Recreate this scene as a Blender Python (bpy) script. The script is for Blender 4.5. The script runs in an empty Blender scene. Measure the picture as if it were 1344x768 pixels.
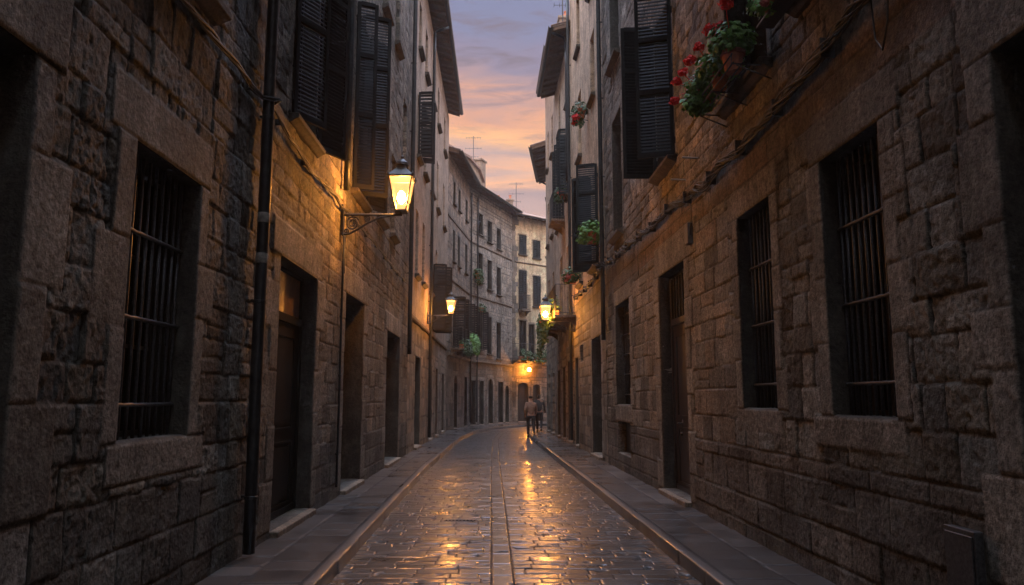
import bpy, bmesh, math, random
import numpy as np
from mathutils import Vector, Matrix

R = math.radians
SC = bpy.context.scene
COL = SC.collection
rnd = random.Random(7)

# ------------------------------------------------------------------ noise
_rs = np.random.RandomState(11)
_LAT = _rs.rand(256, 256)

def vnoise(x, y, seed=0):
    x = np.asarray(x, float) + seed * 17.13 + 500.0
    y = np.asarray(y, float) + seed * 31.7 + 500.0
    xi = np.floor(x).astype(int); yi = np.floor(y).astype(int)
    fx = x - xi; fy = y - yi
    fx = fx * fx * (3 - 2 * fx); fy = fy * fy * (3 - 2 * fy)
    a = _LAT[xi & 255, yi & 255]; b = _LAT[(xi + 1) & 255, yi & 255]
    c = _LAT[xi & 255, (yi + 1) & 255]; d = _LAT[(xi + 1) & 255, (yi + 1) & 255]
    return (a * (1 - fx) + b * fx) * (1 - fy) + (c * (1 - fx) + d * fx) * fy - 0.5

def fbm(x, y, seed=0, octs=3, gain=.5):
    r = 0; a = 1.0; f = 1.0
    for k in range(octs):
        r = r + a * vnoise(np.asarray(x) * f, np.asarray(y) * f, seed + k * 3)
        a *= gain; f *= 2.03
    return r

# ------------------------------------------------------------------ materials
def mat_new(name):
    m = bpy.data.materials.new(name); m.use_nodes = True
    nt = m.node_tree; b = nt.nodes['Principled BSDF']
    return m, nt, b

def N(nt, t, **kw):
    n = nt.nodes.new(t)
    for k, v in kw.items():
        if k in n.inputs: n.inputs[k].default_value = v
        else: setattr(n, k, v)
    return n

def coords(nt):
    return N(nt, 'ShaderNodeTexCoord').outputs['Object']

def ramp(nt, fac, stops):
    r = nt.nodes.new('ShaderNodeValToRGB')
    nt.links.new(fac, r.inputs[0])
    e = r.color_ramp.elements
    while len(e) < len(stops): e.new(.5)
    for i, (p, c) in enumerate(stops):
        e[i].position = p
        e[i].color = (c, c, c, 1) if isinstance(c, (int, float)) else (*c, 1)
    return r

def masonry(name, bump=.004, rough=(.6, .95), spec=.35, scale=26, vcol=True, color=(.3, .25, .2), mottle=.8, dirt=(.3, 1.05)):
    m, nt, b = mat_new(name); L = nt.links.new
    co = coords(nt)
    n1 = N(nt, 'ShaderNodeTexNoise', Scale=scale, Detail=8.0, Roughness=.65); L(co, n1.inputs['Vector'])
    n2 = N(nt, 'ShaderNodeTexNoise', Scale=1.3, Detail=5.0, Roughness=.6); L(co, n2.inputs['Vector'])
    n3 = N(nt, 'ShaderNodeTexNoise', Scale=scale * 4.2, Detail=4.0, Roughness=.7); L(co, n3.inputs['Vector'])
    vo = N(nt, 'ShaderNodeTexVoronoi', Scale=scale * 1.7); L(co, vo.inputs['Vector'])
    if vcol:
        a = N(nt, 'ShaderNodeVertexColor'); a.layer_name = 'Col'; base = a.outputs['Color']
    else:
        rgb = nt.nodes.new('ShaderNodeRGB'); rgb.outputs[0].default_value = (*color, 1); base = rgb.outputs[0]
    r1 = ramp(nt, n1.outputs[0], [(.3, 1 - mottle), (.7, 1 + mottle * .3)])
    r2 = ramp(nt, n2.outputs[0], [(.3, dirt[0]), (.62, dirt[1])])
    mx = N(nt, 'ShaderNodeMixRGB', blend_type='MULTIPLY'); mx.inputs[0].default_value = 1
    L(base, mx.inputs[1]); L(r1.outputs[0], mx.inputs[2])
    mx2 = N(nt, 'ShaderNodeMixRGB', blend_type='MULTIPLY'); mx2.inputs[0].default_value = .75
    L(mx.outputs[0], mx2.inputs[1]); L(r2.outputs[0], mx2.inputs[2])
    # vertical run-off stains
    mp = N(nt, 'ShaderNodeMapping'); mp.inputs['Scale'].default_value = (3.2, 3.2, .22); L(co, mp.inputs[0])
    n4 = N(nt, 'ShaderNodeTexNoise', Scale=1.6, Detail=6.0, Roughness=.7); L(mp.outputs[0], n4.inputs['Vector'])
    r4 = ramp(nt, n4.outputs[0], [(.36, .45), (.56, 1.0)])
    mx3 = N(nt, 'ShaderNodeMixRGB', blend_type='MULTIPLY'); mx3.inputs[0].default_value = .6
    L(mx2.outputs[0], mx3.inputs[1]); L(r4.outputs[0], mx3.inputs[2])
    # grey-green lichen and dark grit specks
    n5 = N(nt, 'ShaderNodeTexNoise', Scale=2.7, Detail=7.0, Roughness=.7); L(co, n5.inputs['Vector'])
    r5 = ramp(nt, n5.outputs[0], [(.50, 0), (.72, .6)])
    mx4 = N(nt, 'ShaderNodeMixRGB'); L(r5.outputs[0], mx4.inputs[0]); L(mx3.outputs[0], mx4.inputs[1]); mx4.inputs[2].default_value = (.13, .135, .115, 1)
    r6 = ramp(nt, n3.outputs[0], [(.34, .35), (.48, 1.0), (.62, 1.0), (.74, 1.35)])
    mx5 = N(nt, 'ShaderNodeMixRGB', blend_type='MULTIPLY'); mx5.inputs[0].default_value = 1.0; L(mx4.outputs[0], mx5.inputs[1]); L(r6.outputs[0], mx5.inputs[2])
    L(mx5.outputs[0], b.inputs['Base Color'])
    mr = N(nt, 'ShaderNodeMapRange'); L(n1.outputs[0], mr.inputs[0])
    mr.inputs[3].default_value = rough[0]; mr.inputs[4].default_value = rough[1]
    L(mr.outputs[0], b.inputs['Roughness'])
    b.inputs['Specular IOR Level'].default_value = spec
    ad = N(nt, 'ShaderNodeMath', operation='ADD'); L(n1.outputs[0], ad.inputs[0])
    mu = N(nt, 'ShaderNodeMath', operation='MULTIPLY'); mu.inputs[1].default_value = .5
    L(n3.outputs[0], mu.inputs[0]); L(mu.outputs[0], ad.inputs[1])
    ad2 = N(nt, 'ShaderNodeMath', operation='ADD'); mu2 = N(nt, 'ShaderNodeMath', operation='MULTIPLY'); mu2.inputs[1].default_value = .35
    L(vo.outputs['Distance'], mu2.inputs[0]); L(mu2.outputs[0], ad2.inputs[0]); L(ad.outputs[0], ad2.inputs[1])
    bp = N(nt, 'ShaderNodeBump'); bp.inputs['Strength'].default_value = 1.0; bp.inputs['Distance'].default_value = bump
    L(ad2.outputs[0], bp.inputs['Height']); L(bp.outputs[0], b.inputs['Normal'])
    return m

def simple(name, color, rough=.6, metal=0, spec=.5, nscale=20, var=.35, bump=.001, stretch=None):
    m, nt, b = mat_new(name); L = nt.links.new
    co = coords(nt)
    if stretch:
        mp = N(nt, 'ShaderNodeMapping'); mp.inputs['Scale'].default_value = stretch; L(co, mp.inputs[0]); co = mp.outputs[0]
    n1 = N(nt, 'ShaderNodeTexNoise', Scale=nscale, Detail=6.0, Roughness=.65); L(co, n1.inputs['Vector'])
    r = ramp(nt, n1.outputs[0], [(.3, tuple(c * (1 - var) for c in color)), (.7, tuple(min(1, c * (1 + var)) for c in color))])
    L(r.outputs[0], b.inputs['Base Color'])
    mr = N(nt, 'ShaderNodeMapRange'); L(n1.outputs[0], mr.inputs[0])
    mr.inputs[3].default_value = max(.05, rough - .15); mr.inputs[4].default_value = min(1, rough + .15)
    L(mr.outputs[0], b.inputs['Roughness'])
    b.inputs['Metallic'].default_value = metal; b.inputs['Specular IOR Level'].default_value = spec
    if bump:
        bp = N(nt, 'ShaderNodeBump'); bp.inputs['Distance'].default_value = bump
        L(n1.outputs[0], bp.inputs['Height']); L(bp.outputs[0], b.inputs['Normal'])
    return m

def wet(name, rough=(.12, .5), bump=.0015, scale=30, wscale=1.5, spec=.5, coat=0.0, crough=.1):
    """stone under a film of rain water"""
    m, nt, b = mat_new(name); L = nt.links.new
    co = coords(nt)
    a = N(nt, 'ShaderNodeVertexColor'); a.layer_name = 'Col'
    n1 = N(nt, 'ShaderNodeTexNoise', Scale=scale, Detail=8.0, Roughness=.65); L(co, n1.inputs['Vector'])
    n2 = N(nt, 'ShaderNodeTexNoise', Scale=wscale, Detail=6.0, Roughness=.62); L(co, n2.inputs['Vector'])
    r1 = ramp(nt, n1.outputs[0], [(.3, .55), (.7, 1.15)])
    mx = N(nt, 'ShaderNodeMixRGB', blend_type='MULTIPLY'); mx.inputs[0].default_value = 1
    L(a.outputs['Color'], mx.inputs[1]); L(r1.outputs[0], mx.inputs[2]); L(mx.outputs[0], b.inputs['Base Color'])
    rr = ramp(nt, n2.outputs[0], [(.36, rough[0]), (.66, rough[1])])
    ad = N(nt, 'ShaderNodeMath', operation='MULTIPLY_ADD'); L(n1.outputs[0], ad.inputs[0]); ad.inputs[1].default_value = .16; 
    L(rr.outputs[0], ad.inputs[2])
    inv = N(nt, 'ShaderNodeMath', operation='SUBTRACT'); inv.inputs[0].default_value = 1.0; L(a.outputs['Alpha'], inv.inputs[1])
    ad3 = N(nt, 'ShaderNodeMath', operation='MULTIPLY_ADD'); L(inv.outputs[0], ad3.inputs[0]); ad3.inputs[1].default_value = .55; L(ad.outputs[0], ad3.inputs[2]); ad3.use_clamp = True
    L(ad3.outputs[0], b.inputs['Roughness'])
    b.inputs['Specular IOR Level'].default_value = spec
    cw = N(nt, 'ShaderNodeMath', operation='MULTIPLY'); L(a.outputs['Alpha'], cw.inputs[0])
    cr = ramp(nt, n2.outputs[0], [(.40, coat), (.64, coat * .45)]); L(cr.outputs[0], cw.inputs[1]); L(cw.outputs[0], b.inputs['Coat Weight'])
    b.inputs['Coat Roughness'].default_value = crough; b.inputs['Coat IOR'].default_value = 1.45
    bp = N(nt, 'ShaderNodeBump'); bp.inputs['Distance'].default_value = bump
    L(n1.outputs[0], bp.inputs['Height']); L(bp.outputs[0], b.inputs['Normal'])
    return m

def emis(name, color, strength, mixt=0.0):
    m = bpy.data.materials.new(name); m.use_nodes = True; nt = m.node_tree
    nt.nodes.clear(); o = nt.nodes.new('ShaderNodeOutputMaterial')
    e = nt.nodes.new('ShaderNodeEmission'); e.inputs[0].default_value = (*color, 1); e.inputs[1].default_value = strength
    if mixt:
        t = nt.nodes.new('ShaderNodeBsdfTransparent'); mx = nt.nodes.new('ShaderNodeMixShader'); mx.inputs[0].default_value = mixt
        nt.links.new(e.outputs[0], mx.inputs[1]); nt.links.new(t.outputs[0], mx.inputs[2]); nt.links.new(mx.outputs[0], o.inputs[0])
    else: nt.links.new(e.outputs[0], o.inputs[0])
    return m

M = dict(
    rough=masonry('rough_stone', bump=.009, scale=22),
    mid=masonry('small_stone', bump=.012, scale=14),
    plaster=masonry('old_plaster', bump=.004, scale=9, mottle=.3, dirt=(.55, 1.0)),
    trim=masonry('trim_stone', bump=.004, scale=24, vcol=False, color=(.33, .25, .19)),
    trimdark=masonry('dark_trim', bump=.004, scale=24, vcol=False, color=(.12, .095, .075)),
    trimpale=masonry('pale_trim', bump=.003, scale=24, vcol=False, color=(.42, .32, .24)),
    shutter=simple('shutter_paint', (.008, .008, .009), .75, spec=.25, nscale=30, var=.5, stretch=(1, 1, .3)),
    shutterg=simple('green_shutter_paint', (.008, .013, .016), .75, spec=.25, nscale=30, var=.5, stretch=(1, 1, .3)),
    wood=simple('dark_door_wood', (.028, .021, .017), .5, nscale=14, var=.5, bump=.002, stretch=(6, 6, .5)),
    blackdoor=simple('black_door_paint', (.006, .007, .007), .8, spec=.15, nscale=14, var=.4, bump=.001, stretch=(6, 6, .5)),
    fanlight_reflect=simple('painted_fanlight_reflection', (.30, .20, .13), .35, nscale=9, var=.4, bump=.004),  # pale warm colour stands for lamplight reflected in the fanlight glass
    woodwarm=simple('brown_wood', (.12, .06, .03), .6, nscale=14, var=.5, bump=.002, stretch=(6, 6, .5)),
    iron=simple('dark_iron', (.085, .088, .095), .5, metal=.7, nscale=50, var=.5),
    pipe=simple('pipe_metal', (.028, .032, .036), .42, metal=.5, nscale=12, var=.45),
    cable=simple('black_cable', (.02, .019, .018), .55, nscale=60, var=.5),
    brass=simple('brass', (.6, .38, .14), .3, metal=1.0, nscale=50, var=.2),
    terra=simple('terracotta', (.45, .16, .08), .8, nscale=18, var=.35),
    tile=simple('roof_tile', (.20, .13, .10), .85, nscale=6, var=.5, bump=.01),
    timber=simple('eave_timber', (.13, .085, .06), .8, nscale=10, var=.4, bump=.003),
    leaf=simple('leaf', (.13, .30, .06), .5, nscale=25, var=.6, bump=0),
    leaflush=simple('lush_leaf', (.12, .30, .05), .5, nscale=25, var=.5, bump=0),
    leafdark=simple('dark_leaf', (.045, .10, .03), .55, nscale=25, var=.6, bump=0),
    red=simple('red_petal', (.90, .03, .03), .55, nscale=40, var=.35, bump=0),
    pink=simple('pink_petal', (.55, .13, .10), .55, nscale=40, var=.35, bump=0),
    soil=simple('soil', (.03, .02, .015), .95),
    white=simple('white_metal', (.5, .48, .45), .5, nscale=20, var=.2),
    greybox=simple('grey_box', (.14, .13, .12), .6, nscale=14, var=.3),
    paper=simple('old_notice', (.22, .21, .19), .8, nscale=22, var=.55),
    skin=simple('skin', (.35, .2, .14), .55, nscale=20, var=.1),
    hair=simple('hair', (.03, .02, .015), .6),
    jacket=simple('jacket_cloth', (.22, .15, .12), .85, nscale=12, var=.25),
    coat=simple('dark_coat', (.05, .05, .055), .85, nscale=12, var=.25),
    trouser=simple('trouser_cloth', (.022, .022, .028), .85, nscale=12, var=.25),
    bag=simple('bag_leather', (.10, .07, .06), .6),
    shoe=simple('shoe', (.02, .018, .016), .5),
)
M['lampglow'] = emis('lamp_glass_lit', (1.0, .37, .12), 2.6, .4)
M['lampsmall'] = emis('small_lamp_glass', (1.0, .36, .05), 480.0, .0)
M['bulb'] = emis('bulb', (1.0, .37, .06), 2600.0)
gl, nt, b = mat_new('window_glass')
b.inputs['Base Color'].default_value = (.012, .014, .017, 1); b.inputs['Roughness'].default_value = .09
b.inputs['Specular IOR Level'].default_value = .6
nn = N(nt, 'ShaderNodeTexNoise', Scale=3.0); nt.links.new(coords(nt), nn.inputs['Vector'])
bp = N(nt, 'ShaderNodeBump'); bp.inputs['Distance'].default_value = .01; nt.links.new(nn.outputs[0], bp.inputs['Height']); nt.links.new(bp.outputs[0], b.inputs['Normal'])
M['glass'] = gl
M['sett'] = wet('wet_cobbles', rough=(.18, .38), bump=.0012, scale=38, wscale=1.8, coat=1.0, crough=.19)
M['slab'] = wet('wet_paving', rough=(.26, .5), bump=.0016, scale=32, wscale=1.2, coat=1.0, crough=.17)

# ------------------------------------------------------------------ frames and meshes
class Frame:
    """local wall frame: s along the wall, d out towards the street, z up"""
    def __init__(f, P0, P1, out):
        f.P0 = Vector((P0[0], P0[1], 0)); u = Vector((P1[0] - P0[0], P1[1] - P0[1], 0)); f.len = u.length; f.u = u.normalized()
        n = Vector((f.u.y, -f.u.x, 0))
        if n.x * out[0] + n.y * out[1] < 0: n = -n
        f.n = n; f.flip = (f.u.cross(f.n).z < 0)
    def pt(f, s, d, z): return f.P0 + f.u * s + f.n * d + Vector((0, 0, z))
    def arr(f, S, D, Z):
        S = np.asarray(S); D = np.asarray(D); Z = np.asarray(Z)
        o = np.empty(S.shape + (3,))
        o[..., 0] = f.P0.x + f.u.x * S + f.n.x * D
        o[..., 1] = f.P0.y + f.u.y * S + f.n.y * D
        o[..., 2] = Z
        return o

class Ident:
    flip = False
    def pt(f, s, d, z): return Vector((s, d, z))
ID = Ident()

class MB:
    def __init__(m): m.v = []; m.f = []
    def box(m, s0, s1, d0, d1, z0, z1):
        m.hexa([(s0, d0, z0), (s1, d0, z0), (s1, d1, z0), (s0, d1, z0), (s0, d0, z1), (s1, d0, z1), (s1, d1, z1), (s0, d1, z1)])
        return m
    def hexa(m, c):
        k = len(m.v); m.v += [tuple(x) for x in c]
        m.f += [(k, k + 3, k + 2, k + 1), (k + 4, k + 5, k + 6, k + 7), (k, k + 1, k + 5, k + 4), (k + 1, k + 2, k + 6, k + 5), (k + 2, k + 3, k + 7, k + 6), (k + 3, k, k + 4, k + 7)]
        return m
    def tube(m, pts, r, n=6, cap=True):
        pts = [Vector(p) for p in pts]; rings = []
        for i, p in enumerate(pts):
            t = (pts[min(i + 1, len(pts) - 1)] - pts[max(i - 1, 0)])
            if t.length < 1e-9: t = Vector((0, 0, 1))
            t.normalize()
            a = t.cross(Vector((0, 0, 1))) if abs(t.z) < .9 else t.cross(Vector((0, 1, 0)))
            a.normalize(); bb = t.cross(a)
            rr = r[i] if isinstance(r, (list, tuple)) else r
            k = len(m.v)
            for j in range(n):
                q = 2 * math.pi * j / n
                m.v.append(tuple(p + a * math.cos(q) * rr + bb * math.sin(q) * rr))
            rings.append(k)
        for i in range(len(rings) - 1):
            for j in range(n):
                m.f.append((rings[i] + j, rings[i] + (j + 1) % n, rings[i + 1] + (j + 1) % n, rings[i + 1] + j))
        if cap:
            m.f.append(tuple(rings[0] + j for j in reversed(range(n)))); m.f.append(tuple(rings[-1] + j for j in range(n)))
        return m
    def lathe(m, c, prof, n=12, start=0, sx=1, sy=1):
        rings = []
        for (r, z) in prof:
            k = len(m.v); rings.append(k)
            for j in range(n):
                q = 2 * math.pi * j / n + start
                m.v.append((c[0] + math.cos(q) * r * sx, c[1] + math.sin(q) * r * sy, c[2] + z))
        for i in range(len(rings) - 1):
            for j in range(n):
                m.f.append((rings[i] + j, rings[i] + (j + 1) % n, rings[i + 1] + (j + 1) % n, rings[i + 1] + j))
        m.f.append(tuple(rings[0] + j for j in reversed(range(n)))); m.f.append(tuple(rings[-1] + j for j in range(n)))
        return m
    def prism(m, poly, a0, a1, axis):
        """poly of 2-tuples extruded; axis 'd': (s,z) polygon, 's': (d,z) polygon, 'z': (s,d)"""
        n = len(poly); k = len(m.v)
        for a in (a0, a1):
            for (p, q) in poly:
                m.v.append({'d': (p, a, q), 's': (a, p, q), 'z': (p, q, a)}[axis])
        m.f.append(tuple(k + i for i in range(n))); m.f.append(tuple(k + n + i for i in reversed(range(n))))
        for i in range(n): m.f.append((k + i, k + n + i, k + n + (i + 1) % n, k + (i + 1) % n))
        return m
    def build(m, name, mat, parent=None, fr=ID, bevel=0, smooth=False, base=None):
        if base is None:
            base = parent_base(parent) if (parent is not None and fr is not ID) else Vector((0, 0, 0))
        me = bpy.data.meshes.new(name)
        vs = [tuple(fr.pt(*v) - base) for v in m.v]
        fs = [tuple(reversed(f)) for f in m.f] if fr.flip else m.f
        me.from_pydata(vs, [], fs)
        bm = bmesh.new(); bm.from_mesh(me)
        bmesh.ops.recalc_face_normals(bm, faces=bm.faces)
        if bevel: bmesh.ops.bevel(bm, geom=list(bm.edges), offset=bevel, segments=1, affect='EDGES', clamp_overlap=True)
        if smooth:
            for f in bm.faces: f.smooth = True
        bm.to_mesh(me); bm.free()
        me.materials.append(mat)
        o = bpy.data.objects.new(name, me); COL.objects.link(o)
        if parent: o.parent = parent
        return o

def parent_base(p):
    b = Vector((0, 0, 0))
    while p is not None: b = b + p.location; p = p.parent
    return b

def tag(o, label=None, cat=None, group=None, kind=None):
    if label: o['label'] = label
    if cat: o['category'] = cat
    if group: o['group'] = group
    if kind: o['kind'] = kind
    return o

def empty(name, loc, label=None, cat=None, group=None):
    o = bpy.data.objects.new(name, None); o.location = loc; o.empty_display_size = .2
    COL.objects.link(o); tag(o, label, cat, group); return o

def copy_tree(o, parent=None):
    c = o.copy(); COL.objects.link(c)
    if parent: c.parent = parent
    for ch in list(o.children): copy_tree(ch, c)
    return c

def np_mesh(name, V, F, cols, mat, parent, smooth=True):
    me = bpy.data.meshes.new(name)
    base = np.array(parent_base(parent)) if parent is not None else np.zeros(3)
    V = (V - base).astype(np.float32)
    me.vertices.add(len(V)); me.vertices.foreach_set('co', V.ravel())
    me.loops.add(len(F) * 4); me.loops.foreach_set('vertex_index', F.astype(np.int32).ravel())
    me.polygons.add(len(F)); me.polygons.foreach_set('loop_start', np.arange(0, len(F) * 4, 4, dtype=np.int32))
    me.polygons.foreach_set('loop_total', np.full(len(F), 4, dtype=np.int32))
    me.polygons.foreach_set('use_smooth', np.full(len(F), smooth, dtype=bool))
    me.update(calc_edges=True)
    at = me.color_attributes.new('Col', 'FLOAT_COLOR', 'POINT')
    c4 = np.ones((len(V), 4), dtype=np.float32); c4[:, :cols.shape[1]] = cols
    at.data.foreach_set('color', c4.ravel())
    me.materials.append(mat)
    o = bpy.data.objects.new(name, me); COL.objects.link(o)
    if parent is not None: o.parent = parent
    return o

# ------------------------------------------------------------------ masonry walls
def stops(a, b, step, forced):
    """graded coordinates from a to b through every forced value"""
    out = [a]; x = a
    while x < b: x += step(x); out.append(min(x, b))
    fo = sorted(set([a, b] + [f for f in forced if a < f < b]))
    keep = [x for x in out if all(abs(x - f) > .35 * step(x) for f in fo)]
    return np.array(sorted(keep + fo))

def courses(s0, s1, z0, z1, hr, wr, rg, split=.15, order=0):
    rects = []; z = z0
    while z < z1 - .02:
        h = rg.uniform(*hr)
        if z + h > z1 - hr[0] * .5: h = z1 - z
        s = s0 - rg.uniform(0, wr[0])
        while s < s1:
            w = rg.uniform(*wr)
            if rg.random() < split and h > .26:
                k = rg.uniform(.4, .6)
                rects.append((s, s + w, z, z + h * k)); rects.append((s, s + w, z + h * k, z + h))
            else: rects.append((s, s + w, z, z + h))
            s += w
        z += h
    return rects

def jambs(s0, s1, z0, z1, rg, lint=.36, sill=.27, wj=(.22, .42), hj=(.34, .62), sides='lr', over=.3):
    """dressed stones round an opening"""
    out = []
    for side in sides:
        z = z0; k = rg.random() < .5
        while z < z1 - .01:
            h = rg.uniform(*hj)
            if z + h > z1 - .2: h = z1 - z
            w = rg.uniform(wj[0], wj[0] + .06) if k else rg.uniform(wj[1] - .06, wj[1])
            k = not k
            out.append((s0 - w, s0, z, z + h) if side == 'l' else (s1, s1 + w, z, z + h)); z += h
    if lint: out.append((s0 - over, s1 + over * .8, z1, z1 + lint))
    if sill: out.append((s0 - .14, s1 + .26, z0 - sill, z0))
    return out

def wall_mesh(name, fr, parent, s0, s1, z0, z1, step_s, step_z, openings, regions, dressed=(), mat='rough', seed=1,
              reveal=.38, amp=1.0, endcaps=True, tint=(1, 1, 1)):
    """regions: list of (rect list, style) painted in order; openings: (s0,s1,z0,z1)"""
    rg = random.Random(seed)
    ss = stops(s0, s1, step_s, [o[0] for o in openings] + [o[1] for o in openings])
    zz = stops(z0, z1, step_z, [o[2] for o in openings] + [o[3] for o in openings])
    S, Z = np.meshgrid(ss, zz, indexing='ij')
    wS = S + .016 * fbm(S * 4.1, Z * 4.1, seed, 3) + .004 * fbm(S * 25, Z * 25, seed + 6, 2); wZ = Z + .014 * fbm(S * 3.7, Z * 4.3, seed + 5, 3) + .004 * fbm(S * 25, Z * 25, seed + 7, 2)
    D = np.full(S.shape, .0); off = np.full(S.shape, -.03); rr = np.full(S.shape, .03); ro = np.full(S.shape, .5)
    C = np.empty(S.shape + (3,)); C[:] = (.1, .08, .065)
    def paint(rects, st):
        for (a, b, c, d) in rects:
            m = .05
            i0, i1 = np.searchsorted(ss, (a - m, b + m)); j0, j1 = np.searchsorted(zz, (c - m, d + m))
            if i1 <= i0 or j1 <= j0: continue
            sl = (slice(i0, i1), slice(j0, j1))
            ws, wz = (wS[sl], wZ[sl]) if st.get('warp', 1) else (S[sl], Z[sl])
            dd = np.minimum(np.minimum(ws - a, b - ws), np.minimum(wz - c, d - wz))
            if st.get('round', 0):
                rc = st['round']
                qx = np.maximum(rc - np.minimum(ws - a, b - ws), 0); qz = np.maximum(rc - np.minimum(wz - c, d - wz), 0)
                dd = np.minimum(dd, rc - np.sqrt(qx * qx + qz * qz))
            mk = np.minimum(np.minimum(ws - a, b - ws), np.minimum(wz - c, d - wz)) >= 0
            tx, tz = rg.uniform(-1, 1), rg.uniform(-1, 1)
            o = st['off'] + rg.uniform(-1, 1) * st['var'] + (ws - (a + b) / 2) * tx * st['tilt'] + (wz - (c + d) / 2) * tz * st['tilt']
            g = rg.gauss(0, 1)
            v = min(1.5, max(.5, 1 + st['cv'] * g)); w = rg.uniform(-1, 1) * st.get('ch', .06)
            if rg.random() < st.get('odd', .06): v *= rg.choice([.55, 1.3])
            cc = [st['col'][0] * v * (1 + w), st['col'][1] * v, st['col'][2] * v * (1 - w)]
            D[sl] = np.where(mk, dd, D[sl]); off[sl] = np.where(mk, o, off[sl]); rr[sl] = np.where(mk, st['r'], rr[sl])
            ro[sl] = np.where(mk, st['rough'] * rg.uniform(.6, 1.3), ro[sl])
            for q in range(3): C[sl + (q,)] = np.where(mk, cc[q], C[sl + (q,)])
    for rects, st in regions: paint(rects, st)
    if dressed: paint(dressed[0], dressed[1])
    t = np.clip(D / rr, 0, 1); t = t * t * (3 - 2 * t)
    n1 = fbm(S * 15, Z * 15, seed + 2, 3, .6); n2 = fbm(S * 34, Z * 34, seed + 9, 2, .6)
    h = off + (t - 1) * (.009 + .005 * np.minimum(ro, 1)) * amp + (n1 * .008 + n2 * .011) * ro * (.35 + .65 * t) * amp
    pits = np.clip(fbm(S * 22, Z * 26, seed + 21, 2, .5) - .22, 0, 1); h = h - pits * .025 * np.minimum(ro, 1) * amp
    # mortar and dirt in the joints, mottled faces
    C = C * (1 + .35 * fbm(S * 5, Z * 5, seed + 31, 3)[..., None]) * (1 - .55 * np.clip(pits * 3, 0, 1)[..., None])
    j = np.clip(1.5 - D / .009, 0, 1)[..., None]
    C = C * (1 - j) + np.array((.075, .066, .055)) * j
    C = np.clip(C * np.array(tint), .006, .8)
    V = fr.arr(S, h, Z).reshape(-1, 3); Cc = C.reshape(-1, 3)
    ns, nz = S.shape
    idx = np.arange(ns * nz).reshape(ns, nz)
    cs = (ss[:-1] + ss[1:]) / 2; cz = (zz[:-1] + zz[1:]) / 2
    keep = np.ones((ns - 1, nz - 1), bool)
    for (a, b, c, d) in openings:
        keep &= ~(((cs > a) & (cs < b))[:, None] & ((cz > c) & (cz < d))[None, :])
    A = idx[:-1, :-1][keep]; B = idx[1:, :-1][keep]; Cq = idx[1:, 1:][keep]; Dq = idx[:-1, 1:][keep]
    F = [np.stack([A, B, Cq, Dq], 1)]
    VV = [V]; CC = [Cc]; nv = len(V)
    def strip(ids, svals, zvals, hv, depth, inward):
        nonlocal nv
        steps = [-.012, -.03, -depth * .35, -depth * .7, -depth]
        n = len(ids); prev = ids
        for q, dd in enumerate(steps):
            jit = fbm(svals * 9 + zvals * 7, np.full(n, dd * 9 + seed), seed + 41, 3) * .012
            k = .004 if q == 0 else .010
            sv = svals + inward[0] * (k + jit * .6); zv = zvals + inward[1] * (k + jit * .6)
            dv = np.full(n, dd) if q else hv + dd
            if q == 1: dv = np.minimum(hv - .03, -.02)
            P = fr.arr(sv, dv, zv); new = np.arange(nv, nv + n); nv += n
            VV.append(P); CC.append(Cc[ids] * (.95 if q else 1.0))
            F.append(np.stack([prev[:-1], prev[1:], new[1:], new[:-1]], 1)); prev = new
    H = h
    for (a, b, c, d) in openings:
        i0, i1 = np.searchsorted(ss, (a - 1e-6, b - 1e-6)); j0, j1 = np.searchsorted(zz, (c - 1e-6, d - 1e-6))
        j1 = min(j1, nz - 1); i1 = min(i1, ns - 1)
        for i, sg in ((i0, 1), (i1, -1)):
            strip(idx[i, j0:j1 + 1], np.full(j1 - j0 + 1, ss[i]), zz[j0:j1 + 1], H[i, j0:j1 + 1], reveal, (sg, 0))
        for jn, sg in ((j0, 1), (j1, -1)):
            if jn == 0: continue
            strip(idx[i0:i1 + 1, jn], ss[i0:i1 + 1], np.full(i1 - i0 + 1, zz[jn]), H[i0:i1 + 1, jn], reveal, (0, sg))
    if endcaps:
        for i in (0, ns - 1):
            strip(idx[i, :], np.full(nz, ss[i]), zz, H[i, :], .5, (0, 0))
    V = np.concatenate(VV); Cc2 = np.concatenate(CC); F = np.concatenate(F)
    return np_mesh(name, V, F, Cc2, M[mat], parent)

def body(fr, parent, s0, s1, h, depth=7.0, back=-.46, roof=True, h2=None):
    """the solid of the house behind its front wall, pitched roof on top"""
    MB().box(s0 + .003, s1 - .003, -depth, back, 0, h).build('core', M['trim'], parent, fr)

STY = dict(
    rough=dict(off=.008, var=.009, tilt=.04, r=.018, rough=.85, cv=.34, col=(.27, .25, .215), round=.03, odd=.16, ch=.09),
    roughsm=dict(off=.004, var=.007, tilt=.05, r=.018, rough=.75, cv=.30, col=(.34, .285, .23), round=.04, odd=.08),
    ashlar=dict(off=.004, var=.005, tilt=.02, r=.012, rough=.38, cv=.26, ch=.09, col=(.32, .272, .22), odd=.05),
    plinth=dict(off=.010, var=.006, tilt=.02, r=.015, rough=.5, cv=.18, col=(.16, .155, .14), odd=.06),
    dressed=dict(off=.014, var=.005, tilt=.012, r=.016, rough=.22, cv=.14, col=(.36, .325, .28), warp=0, odd=0, ch=.03),
    plaster=dict(off=.0, var=.0, tilt=.0, r=.004, rough=.18, cv=.03, col=(.52, .38, .27), warp=0, odd=0),
)
def st(name, **kw):
    d = dict(STY[name]); d.update(kw); return d

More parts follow.
